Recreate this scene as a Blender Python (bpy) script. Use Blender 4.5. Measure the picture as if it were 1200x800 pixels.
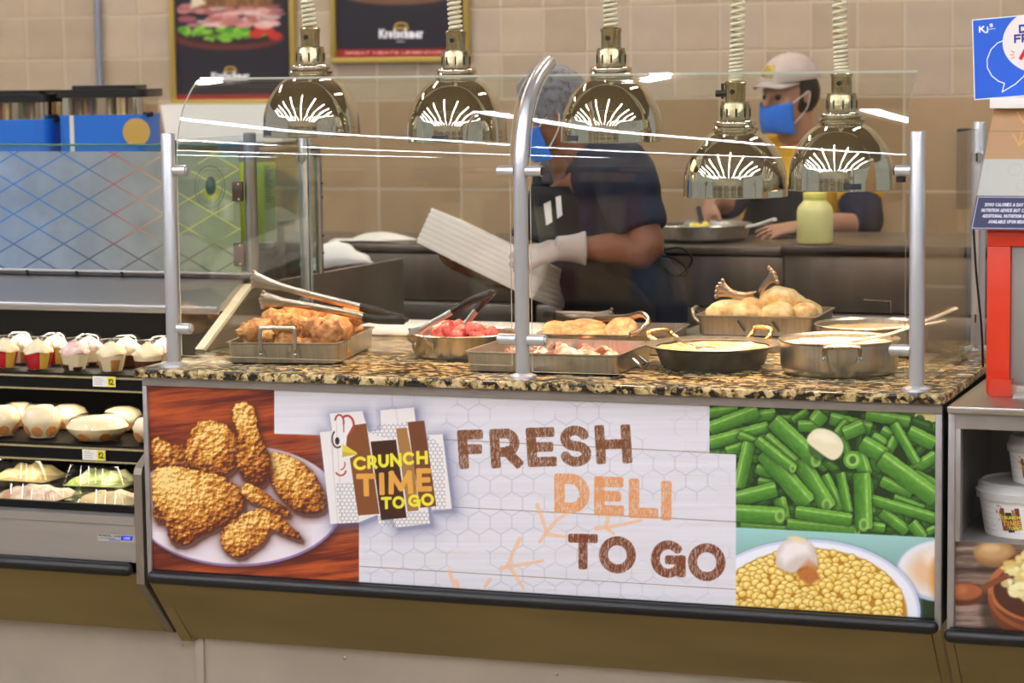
import bpy, bmesh, math, random
import numpy as np
from mathutils import Vector, Matrix, noise

for _o in list(bpy.data.objects):
    bpy.data.objects.remove(_o)
COL = bpy.context.scene.collection
SC = bpy.context.scene
R_ = math.radians
random.seed(7)
rng = np.random.RandomState(11)

# ------------------------------------------------------------------ camera
FPX, YAW, PITCH, ROLL = 2949.13, -.3475, .1105, -.0125
CAM = Vector((2.9465, -5.4883, 1.6379))
_w = Vector((math.sin(YAW)*math.cos(PITCH), math.cos(YAW)*math.cos(PITCH), -math.sin(PITCH)))
_r = Vector((math.cos(YAW), -math.sin(YAW), 0)); _u = _r.cross(_w)
_c, _s = math.cos(ROLL), math.sin(ROLL)
_r, _u = _c*_r + _s*_u, -_s*_r + _c*_u
cd = bpy.data.cameras.new('camera'); cam = bpy.data.objects.new('camera', cd); COL.objects.link(cam)
cd.sensor_width = 36; cd.lens = FPX/1200*36; cd.clip_start = .1; cd.clip_end = 60
cam.matrix_world = Matrix(((_r.x, _u.x, -_w.x, CAM.x), (_r.y, _u.y, -_w.y, CAM.y), (_r.z, _u.z, -_w.z, CAM.z), (0, 0, 0, 1)))
cd.dof.use_dof = True; cd.dof.focus_distance = 6.0; cd.dof.aperture_fstop = 3.6
SC.camera = cam
# ------------------------------------------------------------------ world, lights, exposure
wd = bpy.data.worlds.new('store_air'); SC.world = wd; wd.use_nodes = True
bg = wd.node_tree.nodes['Background']; bg.inputs[0].default_value = (1, .98, .96, 1); bg.inputs[1].default_value = .42
SC.view_settings.view_transform = 'Standard'; SC.view_settings.look = 'None'
SC.view_settings.exposure = 0.0; SC.view_settings.gamma = 1; SC.view_settings.use_curve_mapping = False
SC.cycles.transparent_max_bounces = 24; SC.cycles.max_bounces = 8; SC.cycles.sample_clamp_indirect = 4.0
STRIP_POWER = 38.0        # fluorescent tubes
HEAT_POWER = 14.0         # heat lamp bulbs


def at(px, py, X=None, Y=None, Z=None):
    """world point where the ray of photo position (px, py) meets a world plane"""
    d = _w + _r*((px-600)/FPX) - _u*((py-400)/FPX)
    t = (X-CAM.x)/d.x if X is not None else (Y-CAM.y)/d.y if Y is not None else (Z-CAM.z)/d.z
    return CAM + d*t

# ------------------------------------------------------------------ helpers
class MB:
    def __init__(s): s.v = []; s.f = []; s.m = []
    def add(s, vs, fs, mi=0):
        o = len(s.v); s.v += [tuple(v) for v in vs]; s.f += [tuple(i+o for i in f) for f in fs]; s.m += [mi]*len(fs); return s
    def box(s, a, b, mi=0, bev=0):
        x0, y0, z0 = (min(a[i], b[i]) for i in range(3)); x1, y1, z1 = (max(a[i], b[i]) for i in range(3))
        if bev <= 0:
            return s.add([(x0,y0,z0),(x1,y0,z0),(x1,y1,z0),(x0,y1,z0),(x0,y0,z1),(x1,y0,z1),(x1,y1,z1),(x0,y1,z1)],
                         [(0,3,2,1),(4,5,6,7),(0,1,5,4),(1,2,6,5),(2,3,7,6),(3,0,4,7)], mi)
        bm = bmesh.new(); bmesh.ops.create_cube(bm, size=1)
        for v in bm.verts: v.co = Vector(((x0+x1)/2+v.co.x*(x1-x0), (y0+y1)/2+v.co.y*(y1-y0), (z0+z1)/2+v.co.z*(z1-z0)))
        bmesh.ops.bevel(bm, geom=bm.edges[:], offset=bev, segments=2, profile=.5, affect='EDGES')
        return s.addbm(bm, mi)
    def addbm(s, bm, mi=0):
        bm.verts.index_update()
        s.add([v.co[:] for v in bm.verts], [[v.index for v in f.verts] for f in bm.faces], mi); bm.free(); return s
    def prism(s, poly, d, mi=0):
        """poly: list of 3d points in a plane, d: extrusion vector"""
        n = len(poly); d = Vector(d); p = [Vector(q) for q in poly]
        return s.add(p+[q+d for q in p], [tuple(range(n))[::-1], tuple(range(n, 2*n))]+[(i, (i+1) % n, n+(i+1) % n, n+i) for i in range(n)], mi)
    def lathe(s, prof, c=(0,0,0), n=32, mi=0, sx=1, sy=1, closed=False):
        c = Vector(c); vs = []; fs = []; k = len(prof)
        for r, z in prof:
            for i in range(n):
                a = 2*math.pi*i/n; vs.append(c+Vector((r*sx*math.cos(a), r*sy*math.sin(a), z)))
        for j in range(k-1 if not closed else k):
            j2 = (j+1) % k
            for i in range(n): fs.append((j*n+i, j*n+(i+1) % n, j2*n+(i+1) % n, j2*n+i))
        if not closed:
            if prof[0][0] > 1e-6: fs.append(tuple(range(n))[::-1])
            if prof[-1][0] > 1e-6: fs.append(tuple((k-1)*n+i for i in range(n)))
        return s.add(vs, fs, mi)
    def tube(s, pts, r, n=10, mi=0, cap=True, flat=None, up=(0,0,1), closed=False):
        """sweep of a circle (or flat ellipse) along points; r is a number or a list"""
        P = [Vector(p) for p in pts]; k = len(P); rs = r if isinstance(r, (list, tuple)) else [r]*k
        vs = []; fs = []; prev = None
        for i in range(k):
            if closed: t = P[(i+1) % k]-P[i-1]
            else: t = P[min(i+1, k-1)]-P[max(i-1, 0)]
            t.normalize()
            if prev is None:
                a = Vector(up)
                if abs(a.dot(t)) > .95: a = Vector((1, 0, 0))
            else: a = prev
            a = (a-t*a.dot(t)).normalized(); b = t.cross(a); prev = a
            ra, rb = rs[i] if isinstance(rs[i], (list, tuple)) else (rs[i], rs[i]*(flat or 1))
            for j in range(n):
                th = 2*math.pi*j/n; vs.append(P[i]+a*(rb*math.sin(th))+b*(ra*math.cos(th)))
        for i in range(k if closed else k-1):
            i2 = (i+1) % k
            for j in range(n): fs.append((i*n+j, i*n+(j+1) % n, i2*n+(j+1) % n, i2*n+j))
        if cap and not closed: fs += [tuple(range(n))[::-1], tuple((k-1)*n+j for j in range(n))]
        return s.add(vs, fs, mi)
    def ball(s, c, r, n=12, mi=0, sc=(1,1,1)):
        k = n//2+1; vs = []; fs = []
        for i in range(k):
            p = math.pi*i/(k-1)
            for j in range(n):
                a = 2*math.pi*j/n
                vs.append((c[0]+r*sc[0]*math.sin(p)*math.cos(a), c[1]+r*sc[1]*math.sin(p)*math.sin(a), c[2]-r*sc[2]*math.cos(p)))
        for i in range(k-1):
            for j in range(n): fs.append((i*n+j, i*n+(j+1) % n, (i+1)*n+(j+1) % n, (i+1)*n+j))
        return s.add(vs, fs, mi)
    def grid(s, fn, nu, nv, mi=0, wrap=False):
        vs = [fn(i/(nu-1 if not wrap else nu), j/(nv-1)) for j in range(nv) for i in range(nu)]; fs = []
        for j in range(nv-1):
            for i in range(nu if wrap else nu-1):
                i2 = (i+1) % nu; fs.append((j*nu+i, j*nu+i2, (j+1)*nu+i2, (j+1)*nu+i))
        return s.add(vs, fs, mi)
    def xf(s, M, start=0):
        s.v = s.v[:start]+[tuple(M @ Vector(v)) for v in s.v[start:]]; return s
    def mesh(s, name, mats, smooth=True, ang=35, weld=False):
        me = bpy.data.meshes.new(name); me.from_pydata(s.v, [], s.f)
        for m in (mats if isinstance(mats, (list, tuple)) else [mats]): me.materials.append(m)
        if any(s.m): me.polygons.foreach_set('material_index', s.m)
        bm = bmesh.new(); bm.from_mesh(me)
        if weld: bmesh.ops.remove_doubles(bm, verts=bm.verts, dist=1e-5)
        bmesh.ops.recalc_face_normals(bm, faces=bm.faces); bm.to_mesh(me); bm.free()
        if smooth:
            me.polygons.foreach_set('use_smooth', [True]*len(me.polygons)); me.set_sharp_from_angle(angle=R_(ang))
        me.update(); return me


def rootinv(p):
    M = Matrix.Identity(4)
    while p is not None:
        M = p.matrix_local @ M if False else (Matrix.LocRotScale(p.location, p.rotation_euler, p.scale) @ M); p = p.parent
    return M.inverted()


def part(name, mb, mats, parent=None, world=False, smooth=True, ang=35, weld=False, kind=None, label=None, mod=None):
    if world and parent is not None: mb.xf(rootinv(parent))
    me = mb.mesh(name, mats, smooth, ang, weld) if isinstance(mb, MB) else mb
    o = bpy.data.objects.new(name, me); COL.objects.link(o)
    if parent is not None: o.parent = parent
    if kind: o['kind'] = kind
    if label: o['label'] = label
    if mod: mod(o)
    return o


def thing(name, label, cat, loc=(0,0,0), rz=0, group=None):
    o = bpy.data.objects.new(name, None); COL.objects.link(o); o.location = loc; o.rotation_euler = (0,0,rz)
    o.empty_display_size = .05; o['label'] = label; o['category'] = cat
    if group: o['group'] = group
    return o


def tag(o, label, cat, group=None):
    o['label'] = label; o['category'] = cat
    if group: o['group'] = group
    return o


def struct(name, mb, mats, parent=None, **k):
    o = part(name, mb, mats, parent, **k); o['kind'] = 'structure'; return o


def dup(root, loc=None, rot=None, label=None, sc=None, mat=None):
    def cp(o, par):
        c = o.copy(); COL.objects.link(c); c.parent = par
        for ch in list(o.children): cp(ch, c)
        return c
    r = cp(root, None)
    if loc is not None: r.location = loc
    if rot is not None: r.rotation_euler = rot if isinstance(rot, (tuple, list)) else (0,0,rot)
    if sc: r.scale = (sc, sc, sc) if not isinstance(sc, tuple) else sc
    if label: r['label'] = label
    return r


def arc(c, r, a0, a1, n, ax=(1,0,0), ay=(0,0,1)):
    c, ax, ay = Vector(c), Vector(ax), Vector(ay)
    return [c+ax*(r*math.cos(R_(a0+(a1-a0)*i/(n-1))))+ay*(r*math.sin(R_(a0+(a1-a0)*i/(n-1)))) for i in range(n)]


def smoothpath(P, n=6):
    P = [Vector(p) for p in P]; out = []
    for i in range(len(P)-1):
        p0, p1, p2, p3 = P[max(i-1, 0)], P[i], P[i+1], P[min(i+2, len(P)-1)]
        for k in range(n):
            t = k/n; out.append(.5*((2*p1)+(p2-p0)*t+(2*p0-5*p1+4*p2-p3)*t*t+(3*p1-p0-3*p2+p3)*t**3))
    out.append(P[-1]); return out


def remesh(mb, voxel, smooth_it=6, fac=.6, extra=None):
    """weld overlapping closed volumes into one continuous skin"""
    me = mb.mesh('tmp', [], False); o = bpy.data.objects.new('tmp', me); COL.objects.link(o)
    m = o.modifiers.new('r', 'REMESH'); m.mode = 'VOXEL'; m.voxel_size = voxel; m.adaptivity = 0
    s = o.modifiers.new('s', 'SMOOTH'); s.iterations = smooth_it; s.factor = fac
    dg = bpy.context.evaluated_depsgraph_get(); ob = o.evaluated_get(dg); r = bpy.data.meshes.new_from_object(ob)
    bpy.data.objects.remove(o)
    if extra:
        for v in r.vertices: v.co = extra(v.co.copy())
    r.polygons.foreach_set('use_smooth', [True]*len(r.polygons)); r.update(); return r

# ------------------------------------------------------------------ materials
def lin(h):
    if isinstance(h, str):
        h = h.lstrip('#'); c = [int(h[i:i+2], 16)/255 for i in (0, 2, 4)]
    else: c = h
    return tuple((x/12.92 if x <= .04045 else ((x+.055)/1.055)**2.4) for x in c)


def mat(name, col='#888888', rough=.5, metal=0., var=0., vscale=8., bump=0., bscale=40., stretch=(1,1,1), spec=.5, emit=None, estr=0., coat=0., sss=0., alpha=1., col2=None, trans=0., aniso=0.):
    m = bpy.data.materials.new(name); m.use_nodes = True; nt = m.node_tree; N, L = nt.nodes, nt.links
    b = N['Principled BSDF']; c = lin(col)
    b.inputs['Base Color'].default_value = (*c, 1); b.inputs['Roughness'].default_value = rough; b.inputs['Metallic'].default_value = metal
    b.inputs['Specular IOR Level'].default_value = spec; b.inputs['Coat Weight'].default_value = coat; b.inputs['Alpha'].default_value = alpha
    b.inputs['Transmission Weight'].default_value = trans
    if sss: b.inputs['Subsurface Weight'].default_value = sss; b.inputs['Subsurface Radius'].default_value = (.02, .01, .005)
    if emit: b.inputs['Emission Color'].default_value = (*lin(emit), 1); b.inputs['Emission Strength'].default_value = estr
    if var or bump or col2:
        tc = N.new('ShaderNodeTexCoord'); mp = N.new('ShaderNodeMapping'); mp.inputs['Scale'].default_value = stretch; L.new(tc.outputs['Object'], mp.inputs['Vector'])
    if var or col2:
        nz = N.new('ShaderNodeTexNoise'); nz.inputs['Scale'].default_value = vscale; nz.inputs['Detail'].default_value = 6; L.new(mp.outputs[0], nz.inputs['Vector'])
        cr = N.new('ShaderNodeValToRGB'); c2 = lin(col2) if col2 else tuple(min(1, x*(1+var)) for x in c); c1 = c if col2 else tuple(x*(1-var) for x in c)
        cr.color_ramp.elements[0].position = .35; cr.color_ramp.elements[1].position = .65
        cr.color_ramp.elements[0].color = (*c1, 1); cr.color_ramp.elements[1].color = (*c2, 1)
        L.new(nz.outputs['Fac'], cr.inputs['Fac']); L.new(cr.outputs['Color'], b.inputs['Base Color'])
        if metal > .5:
            mr = N.new('ShaderNodeMapRange'); mr.inputs['To Min'].default_value = max(rough-.08, .02); mr.inputs['To Max'].default_value = rough+.1
            L.new(nz.outputs['Fac'], mr.inputs['Value']); L.new(mr.outputs[0], b.inputs['Roughness'])
    if bump:
        n2 = N.new('ShaderNodeTexNoise'); n2.inputs['Scale'].default_value = bscale; n2.inputs['Detail'].default_value = 5; L.new(mp.outputs[0], n2.inputs['Vector'])
        bp = N.new('ShaderNodeBump'); bp.inputs['Strength'].default_value = bump; bp.inputs['Distance'].default_value = .004
        L.new(n2.outputs['Fac'], bp.inputs['Height']); L.new(bp.outputs[0], b.inputs['Normal'])
    return m


def glassmat(name, tint=(.97,.99,.98), gloss=1., ior=1.5):
    """thin clear pane: Fresnel reflection over clear transmission"""
    m = bpy.data.materials.new(name); m.use_nodes = True; nt = m.node_tree; N, L = nt.nodes, nt.links; N.clear()
    o = N.new('ShaderNodeOutputMaterial'); mx = N.new('ShaderNodeMixShader'); lw = N.new('ShaderNodeLayerWeight'); lw.inputs[0].default_value = .5
    pw = N.new('ShaderNodeMath'); pw.operation = 'POWER'; pw.inputs[1].default_value = 5; L.new(lw.outputs['Facing'], pw.inputs[0])
    fr = N.new('ShaderNodeMath'); fr.operation = 'MULTIPLY_ADD'; fr.inputs[1].default_value = .9; fr.inputs[2].default_value = .042; L.new(pw.outputs[0], fr.inputs[0])
    t = N.new('ShaderNodeBsdfTransparent'); t.inputs[0].default_value = (*tint, 1); g = N.new('ShaderNodeBsdfGlossy'); g.inputs['Roughness'].default_value = .015
    g.inputs[0].default_value = (gloss, gloss, gloss, 1)
    L.new(fr.outputs[0], mx.inputs[0]); L.new(t.outputs[0], mx.inputs[1]); L.new(g.outputs[0], mx.inputs[2]); L.new(mx.outputs[0], o.inputs[0]); return m


STEEL = mat('brushed_steel', '#b4b0aa', .32, 1, var=.06, vscale=30, stretch=(.3,6,6))
STEELV = mat('brushed_steel_upright', '#a8a5a0', .35, 1, var=.06, vscale=30, stretch=(6,6,.3))
DULL = mat('dull_steel', '#8d8983', .42, 1, var=.1, vscale=12)
PANM = mat('pan_steel', '#bdb6ab', .3, 1, var=.12, vscale=25, stretch=(4,4,.4))
DARKPAN = mat('dark_pan_metal', '#57514a', .4, 1, var=.3, vscale=30)
CHROME = mat('polished_chrome', '#d6d0c0', .05, 1, bump=.03, bscale=8)
ALU = mat('satin_aluminium', '#c9cacd', .3, .75)
BLACK = mat('black_rubber', '#09090c', .36)
BLACKP = mat('black_plastic', '#121214', .3)
DARKGREY = mat('dark_metal', '#2b2a2b', .4, .6)
TRIM = mat('trim_metal', '#a9a4a3', .38, .7, var=.05, vscale=20)
WHITEP = mat('white_plastic', '#e9e6e0', .4)
GLASS = glassmat('clear_glass'); GLASSG = glassmat('tinted_pane', (.86,.95,.92))
GEDGE = mat('glass_edge', '#2f6a62', .2, 0, spec=.8)
EDGEL = mat('pale_glass_edge', '#c9cfc2', .2, 0, spec=.8)
WHITE = mat('white_enamel', '#f2efe9', .5)


def granite():
    m = bpy.data.materials.new('granite'); m.use_nodes = True; nt = m.node_tree; N, L = nt.nodes, nt.links; b = N['Principled BSDF']
    tc = N.new('ShaderNodeTexCoord'); v = N.new('ShaderNodeTexVoronoi'); v.inputs['Scale'].default_value = 85; L.new(tc.outputs['Object'], v.inputs['Vector'])
    v2 = N.new('ShaderNodeTexVoronoi'); v2.inputs['Scale'].default_value = 45; L.new(tc.outputs['Object'], v2.inputs['Vector'])
    nz = N.new('ShaderNodeTexNoise'); nz.inputs['Scale'].default_value = 26; nz.inputs['Detail'].default_value = 5; nz.inputs['Roughness'].default_value = .7; L.new(tc.outputs['Object'], nz.inputs['Vector'])
    sp = N.new('ShaderNodeSeparateColor'); L.new(v.outputs['Color'], sp.inputs[0]); sp2 = N.new('ShaderNodeSeparateColor'); L.new(v2.outputs['Color'], sp2.inputs[0])
    ad = N.new('ShaderNodeMath'); ad.operation = 'MULTIPLY_ADD'; ad.inputs[1].default_value = .34; L.new(sp.outputs[0], ad.inputs[0])
    a2 = N.new('ShaderNodeMath'); a2.operation = 'MULTIPLY_ADD'; a2.inputs[1].default_value = 1.15; a2.inputs[2].default_value = -.36; L.new(nz.outputs['Fac'], a2.inputs[0])
    a3 = N.new('ShaderNodeMath'); a3.operation = 'MULTIPLY_ADD'; a3.inputs[1].default_value = .22; L.new(sp2.outputs[1], a3.inputs[0]); L.new(a2.outputs[0], a3.inputs[2]); L.new(a3.outputs[0], ad.inputs[2])
    cr = N.new('ShaderNodeValToRGB'); cr.color_ramp.interpolation = 'LINEAR'; e = cr.color_ramp.elements
    for p, c in ((0, '#16120f'), (.42, '#1f1a14'), (.48, '#6b5633'), (.57, '#a08a58'), (.70, '#cfbd8c'), (.85, '#b98d6c')):
        k = e[0] if p == 0 else e.new(p); k.color = (*lin(c), 1)
    e[-1].color = (*lin('#b08a62'), 1)
    L.new(ad.outputs[0], cr.inputs[0]); L.new(cr.outputs[0], b.inputs['Base Color']); b.inputs['Roughness'].default_value = .16
    return m
GRANITE = granite()


def printmat(name, rough=.45):
    m = bpy.data.materials.new(name); m.use_nodes = True; nt = m.node_tree; a = nt.nodes.new('ShaderNodeAttribute'); a.attribute_name = 'ink'
    nt.links.new(a.outputs['Color'], nt.nodes['Principled BSDF'].inputs['Base Color']); nt.nodes['Principled BSDF'].inputs['Roughness'].default_value = rough; return m
INK = printmat('printed_ink'); INKM = printmat('printed_card', .7)
# ------------------------------------------------------------------ artwork for the flat printed sheets
def vnoise(x, y, seed=0):
    r = np.random.RandomState(seed); T = r.rand(256, 256); xi = np.floor(x).astype(int); yi = np.floor(y).astype(int); fx = x-xi; fy = y-yi
    fx = fx*fx*(3-2*fx); fy = fy*fy*(3-2*fy); g = lambda a, b: T[a % 256, b % 256]
    return (g(xi, yi)*(1-fx)+g(xi+1, yi)*fx)*(1-fy)+(g(xi, yi+1)*(1-fx)+g(xi+1, yi+1)*fx)*fy
def fbm(x, y, seed=0, o=4):
    s = 0; a = .5; t = 0
    for i in range(o): s = s+a*vnoise(x*2**i, y*2**i, seed+i); t += a; a *= .55
    return s/t
def worley(x, y, seed=0):
    r = np.random.RandomState(seed); TX = r.rand(128, 128); TY = r.rand(128, 128); xi = np.floor(x).astype(int); yi = np.floor(y).astype(int); d = np.full(np.shape(x), 9.)
    for a in (-1, 0, 1):
        for b in (-1, 0, 1):
            cx = xi+a; cy = yi+b; d = np.minimum(d, np.hypot(cx+TX[cx % 128, cy % 128]-x, cy+TY[cx % 128, cy % 128]-y))
    return d
def rgb(h):
    h = h.lstrip('#'); return np.array([int(h[i:i+2], 16)/255 for i in (0, 2, 4)])
def homog(src, dst):
    A = []; b = []
    for (x, y), (u, v) in zip(src, dst):
        A += [[x, y, 1, 0, 0, 0, -u*x, -u*y], [0, 0, 0, x, y, 1, -v*x, -v*y]]; b += [u, v]
    return np.append(np.linalg.solve(np.array(A, float), np.array(b, float)), 1).reshape(3, 3)


def chaikin(P, k=2):
    for _ in range(k):
        Q = []
        for i in range(len(P)):
            (ax, ay), (bx, by) = P[i], P[(i+1) % len(P)]; Q += [(ax*.75+bx*.25, ay*.75+by*.25), (ax*.25+bx*.75, ay*.25+by*.75)]
        P = Q
    return P
class Sheet:
    """a printed sheet: a fine grid of coloured points; X, Y are artwork coordinates"""
    def __init__(s, nu, nv, X=None, Y=None):
        s.nu, s.nv = nu, nv; s.X, s.Y = X, Y; s.C = np.ones((nv, nu, 3)); s.px = abs(X[0, 1]-X[0, 0])
    def win(s, x0, y0, x1, y1, pad=2):
        m = (s.X > x0-pad) & (s.X < x1+pad) & (s.Y > y0-pad) & (s.Y < y1+pad); return np.nonzero(m)
    def put(s, w, a, c):
        a = np.clip(a, 0, 1)[..., None]; s.C[w] = s.C[w]*(1-a)+np.asarray(c)*a
    def polysd(s, w, P):
        x = s.X[w]; y = s.Y[w]; d = np.full(x.shape, 1e9); ins = np.zeros(x.shape, bool); n = len(P)
        for i in range(n):
            (ax, ay), (bx, by) = P[i], P[(i+1) % n]; ex, ey = bx-ax, by-ay; L = ex*ex+ey*ey+1e-12
            t = np.clip(((x-ax)*ex+(y-ay)*ey)/L, 0, 1); d = np.minimum(d, np.hypot(x-ax-t*ex, y-ay-t*ey))
            c = ((ay > y) != (by > y)) & (x < ex*(y-ay)/(ey if abs(ey) > 1e-12 else 1e-12)+ax); ins ^= c
        return np.where(ins, -d, d)
    def poly(s, P, c, a=1, soft=None):
        P = [tuple(p) for p in P]; xs = [p[0] for p in P]; ys = [p[1] for p in P]; sf = soft or s.px
        w = s.win(min(xs), min(ys), max(xs), max(ys), sf*2); sd = s.polysd(w, P); s.put(w, a*np.clip(.5-sd/sf, 0, 1), rgb(c) if isinstance(c, str) else c)
    def line(s, P, r, c, a=1, tex=None, r2=None, sq=False):
        xs = [p[0] for p in P]; ys = [p[1] for p in P]; w = s.win(min(xs), min(ys), max(xs), max(ys), max(r, r2 or 0)+2); x = s.X[w]; y = s.Y[w]; d = np.full(x.shape, 1e9)
        n = len(P)-1; r2 = r if r2 is None else r2
        for i in range(n):
            (ax, ay), (bx, by) = P[i], P[i+1]; ex, ey = bx-ax, by-ay; L = ex*ex+ey*ey+1e-12
            t = np.clip(((x-ax)*ex+(y-ay)*ey)/L, 0, 1); l_ = L**.5
            if sq and l_ > 1.4*r:
                al_ = ((x-ax)*ex+(y-ay)*ey)/l_; ov = np.maximum(np.maximum(-al_, al_-l_), 0); pe = np.abs((y-ay)*ex-(x-ax)*ey)/l_; d = np.minimum(d, (ov**5+pe**5)**.2-r); continue
            d = np.minimum(d, np.hypot(x-ax-t*ex, y-ay-t*ey)-(r+(r2-r)*(i+t)/n))
        al = a*np.clip(.5-d/s.px, 0, 1)
        if tex is not None: al = al*tex(x, y)
        s.put(w, al, rgb(c) if isinstance(c, str) else c)
    def obj(s, name, fn, parent, m=None, world=False, label=None):
        """fn(i/(nu-1), j/(nv-1)) -> arrays x, y, z"""
        u, v = np.meshgrid(np.linspace(0, 1, s.nu), np.linspace(0, 1, s.nv)); P = np.stack(fn(u, v), -1).reshape(-1, 3)
        if world and parent is not None:
            M = np.array(rootinv(parent)); P = P @ M[:3, :3].T+M[:3, 3]
        me = bpy.data.meshes.new(name); n = s.nu*s.nv; nf = (s.nu-1)*(s.nv-1); me.vertices.add(n); me.vertices.foreach_set('co', P.ravel())
        i = (np.arange(s.nv-1)[:, None]*s.nu+np.arange(s.nu-1)[None]).ravel(); q = np.stack([i, i+1, i+s.nu+1, i+s.nu], -1)
        me.loops.add(nf*4); me.loops.foreach_set('vertex_index', q.ravel().astype(np.int32)); me.polygons.add(nf)
        me.polygons.foreach_set('loop_start', np.arange(0, nf*4, 4, dtype=np.int32)); me.update(calc_edges=True)
        c = np.clip(s.C, 0, 1); c = np.where(c <= .04045, c/12.92, ((c+.055)/1.055)**2.4); c = np.concatenate([c, np.ones(c.shape[:2]+(1,))], -1)
        at_ = me.color_attributes.new('ink', 'FLOAT_COLOR', 'POINT'); at_.data.foreach_set('color', c.ravel().astype(np.float32))
        me.materials.append(m or INK); me.polygons.foreach_set('use_smooth', [True]*nf)
        return part(name, me, None, parent, label=label)

def _a(cx, cy, rx, ry, a0, a1, n=14): return [(cx+rx*math.cos(R_(a0+(a1-a0)*i/(n-1))), cy+ry*math.sin(R_(a0+(a1-a0)*i/(n-1)))) for i in range(n)]
# stroke letters: width, strokes in a unit-high box, y down
GL = {
 'F': (.72, [[(.1,.1),(.1,.9)], [(.1,.1),(.62,.1)], [(.1,.5),(.56,.5)]]),
 'E': (.76, [[(.1,.1),(.1,.9),(.66,.9)], [(.1,.1),(.64,.1)], [(.1,.5),(.58,.5)]]),
 'R': (.86, [[(.1,.9),(.1,.1),(.45,.1)]+_a(.45,.35,.25,.25,-90,90)+[(.1,.6)], [(.45,.6),(.76,.9)]]),
 'S': (.82, [_a(.41,.3,.28,.2,-25,-180)+_a(.41,.3,.28,.2,180,90,6)+_a(.41,.7,.3,.2,-90,90,10)+_a(.41,.7,.3,.2,90,165,6)]),
 'H': (.88, [[(.1,.1),(.1,.9)], [(.78,.1),(.78,.9)], [(.1,.5),(.78,.5)]]),
 'D': (.9, [[(.1,.1),(.1,.9),(.4,.9)]+_a(.42,.5,.38,.4,90,-90)+[(.1,.1)]]),
 'L': (.7, [[(.1,.1),(.1,.9),(.62,.9)]]), 'I': (.2, [[(.1,.1),(.1,.9)]]),
 'T': (.8, [[(.1,.1),(.7,.1)], [(.4,.1),(.4,.9)]]),
 'O': (.95, [_a(.475,.5,.38,.4,0,360,28)]), 'C': (.86, [_a(.48,.5,.38,.4,-45,-315,22)]),
 'G': (.95, [_a(.48,.5,.38,.4,-45,-360,24)+[(.86,.52),(.52,.52)], [(.86,.52),(.86,.88)]]),
 'U': (.88, [[(.1,.1),(.1,.55)]+_a(.44,.55,.34,.35,180,0,12)+[(.78,.1)]]),
 'N': (.9, [[(.1,.9),(.1,.1),(.8,.9),(.8,.1)]]), 'M': (1.1, [[(.1,.9),(.14,.1),(.55,.75),(.96,.1),(1.0,.9)]]),
 'K': (.85, [[(.1,.1),(.1,.9)], [(.7,.1),(.12,.55)], [(.3,.42),(.75,.9)]]), 'A': (.9, [[(.08,.9),(.45,.1),(.82,.9)], [(.22,.65),(.68,.65)]]),
 'j': (.4, [[(.25,.35),(.25,1.05),(.05,1.12)], [(.25,.12),(.25,.13)]]), 's': (.5, [_a(.25,.48,.16,.13,-20,-180,8)+_a(.25,.75,.17,.14,-90,160,8)]),
 'Y': (.85, [[(.08,.1),(.42,.5),(.76,.1)], [(.42,.5),(.42,.9)]]), ' ': (.4, []),
 'k': (.6, [[(.1,.0),(.1,.9)], [(.5,.35),(.12,.65)], [(.25,.58),(.55,.9)]]), 'r': (.45, [[(.1,.35),(.1,.9)], [(.1,.5),(.2,.38),(.4,.36)]]),
 'e': (.6, [[(.1,.62),(.5,.62)]+_a(.3,.62,.2,.27,0,-300,14)]), 't': (.4, [[(.2,.1),(.2,.9),(.36,.9)], [(.05,.36),(.36,.36)]]),
 'c': (.55, [_a(.3,.62,.2,.27,-50,-310,12)]), 'h': (.6, [[(.1,.0),(.1,.9)], [(.1,.5),(.3,.36),(.48,.5),(.48,.9)]]),
 'm': (.85, [[(.1,.35),(.1,.9)], [(.1,.48),(.25,.37),(.4,.48),(.4,.9)], [(.4,.48),(.56,.37),(.72,.48),(.72,.9)]]), 'a': (.6, [_a(.28,.64,.19,.25,0,360,14), [(.48,.36),(.48,.9)]]),
 'P': (.8, [[(.1,.9),(.1,.1),(.45,.1)]+_a(.45,.33,.23,.23,-90,90)+[(.1,.56)]]),
}
def glyph(sh, ch, x0, y0, x1, y1, c, th, lean=(0., 0.), tex=None, a=1):
    """letter in the box x0..x1, y0..y1 (artwork units); lean = (drop per unit right, shift per unit down)"""
    w, st = GL[ch]; t = th/2; H = y1-y0; W = x1-x0
    def mp(p):
        u = p[0]/w; v = (p[1]-.1)/.8; gx = x0+t+(u*w-.1)/(max(w-.2, .01))*(W-th) if w > .25 else (x0+x1)/2
        gy = y0+t+v*(H-th); return (gx+lean[1]*(gy-y0), gy+lean[0]*(gx-x0))
    for s in st: sh.line([mp(p) for p in s], t, c, a, tex, sq=True)
def word(sh, txt, x0, y0, h, c, th, w=None, slope=0., tex=None):
    tot = sum(GL[k][0]+.06 for k in txt); k = (w/tot) if w else h; x = x0
    for ch in txt:
        g = GL[ch][0]*k
        if ch != ' ': glyph(sh, ch, x, y0+slope*(x-x0), x+g, y0+slope*(x-x0)+h, c, th, (slope, 0), tex)
        x += g+.06*k

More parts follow.
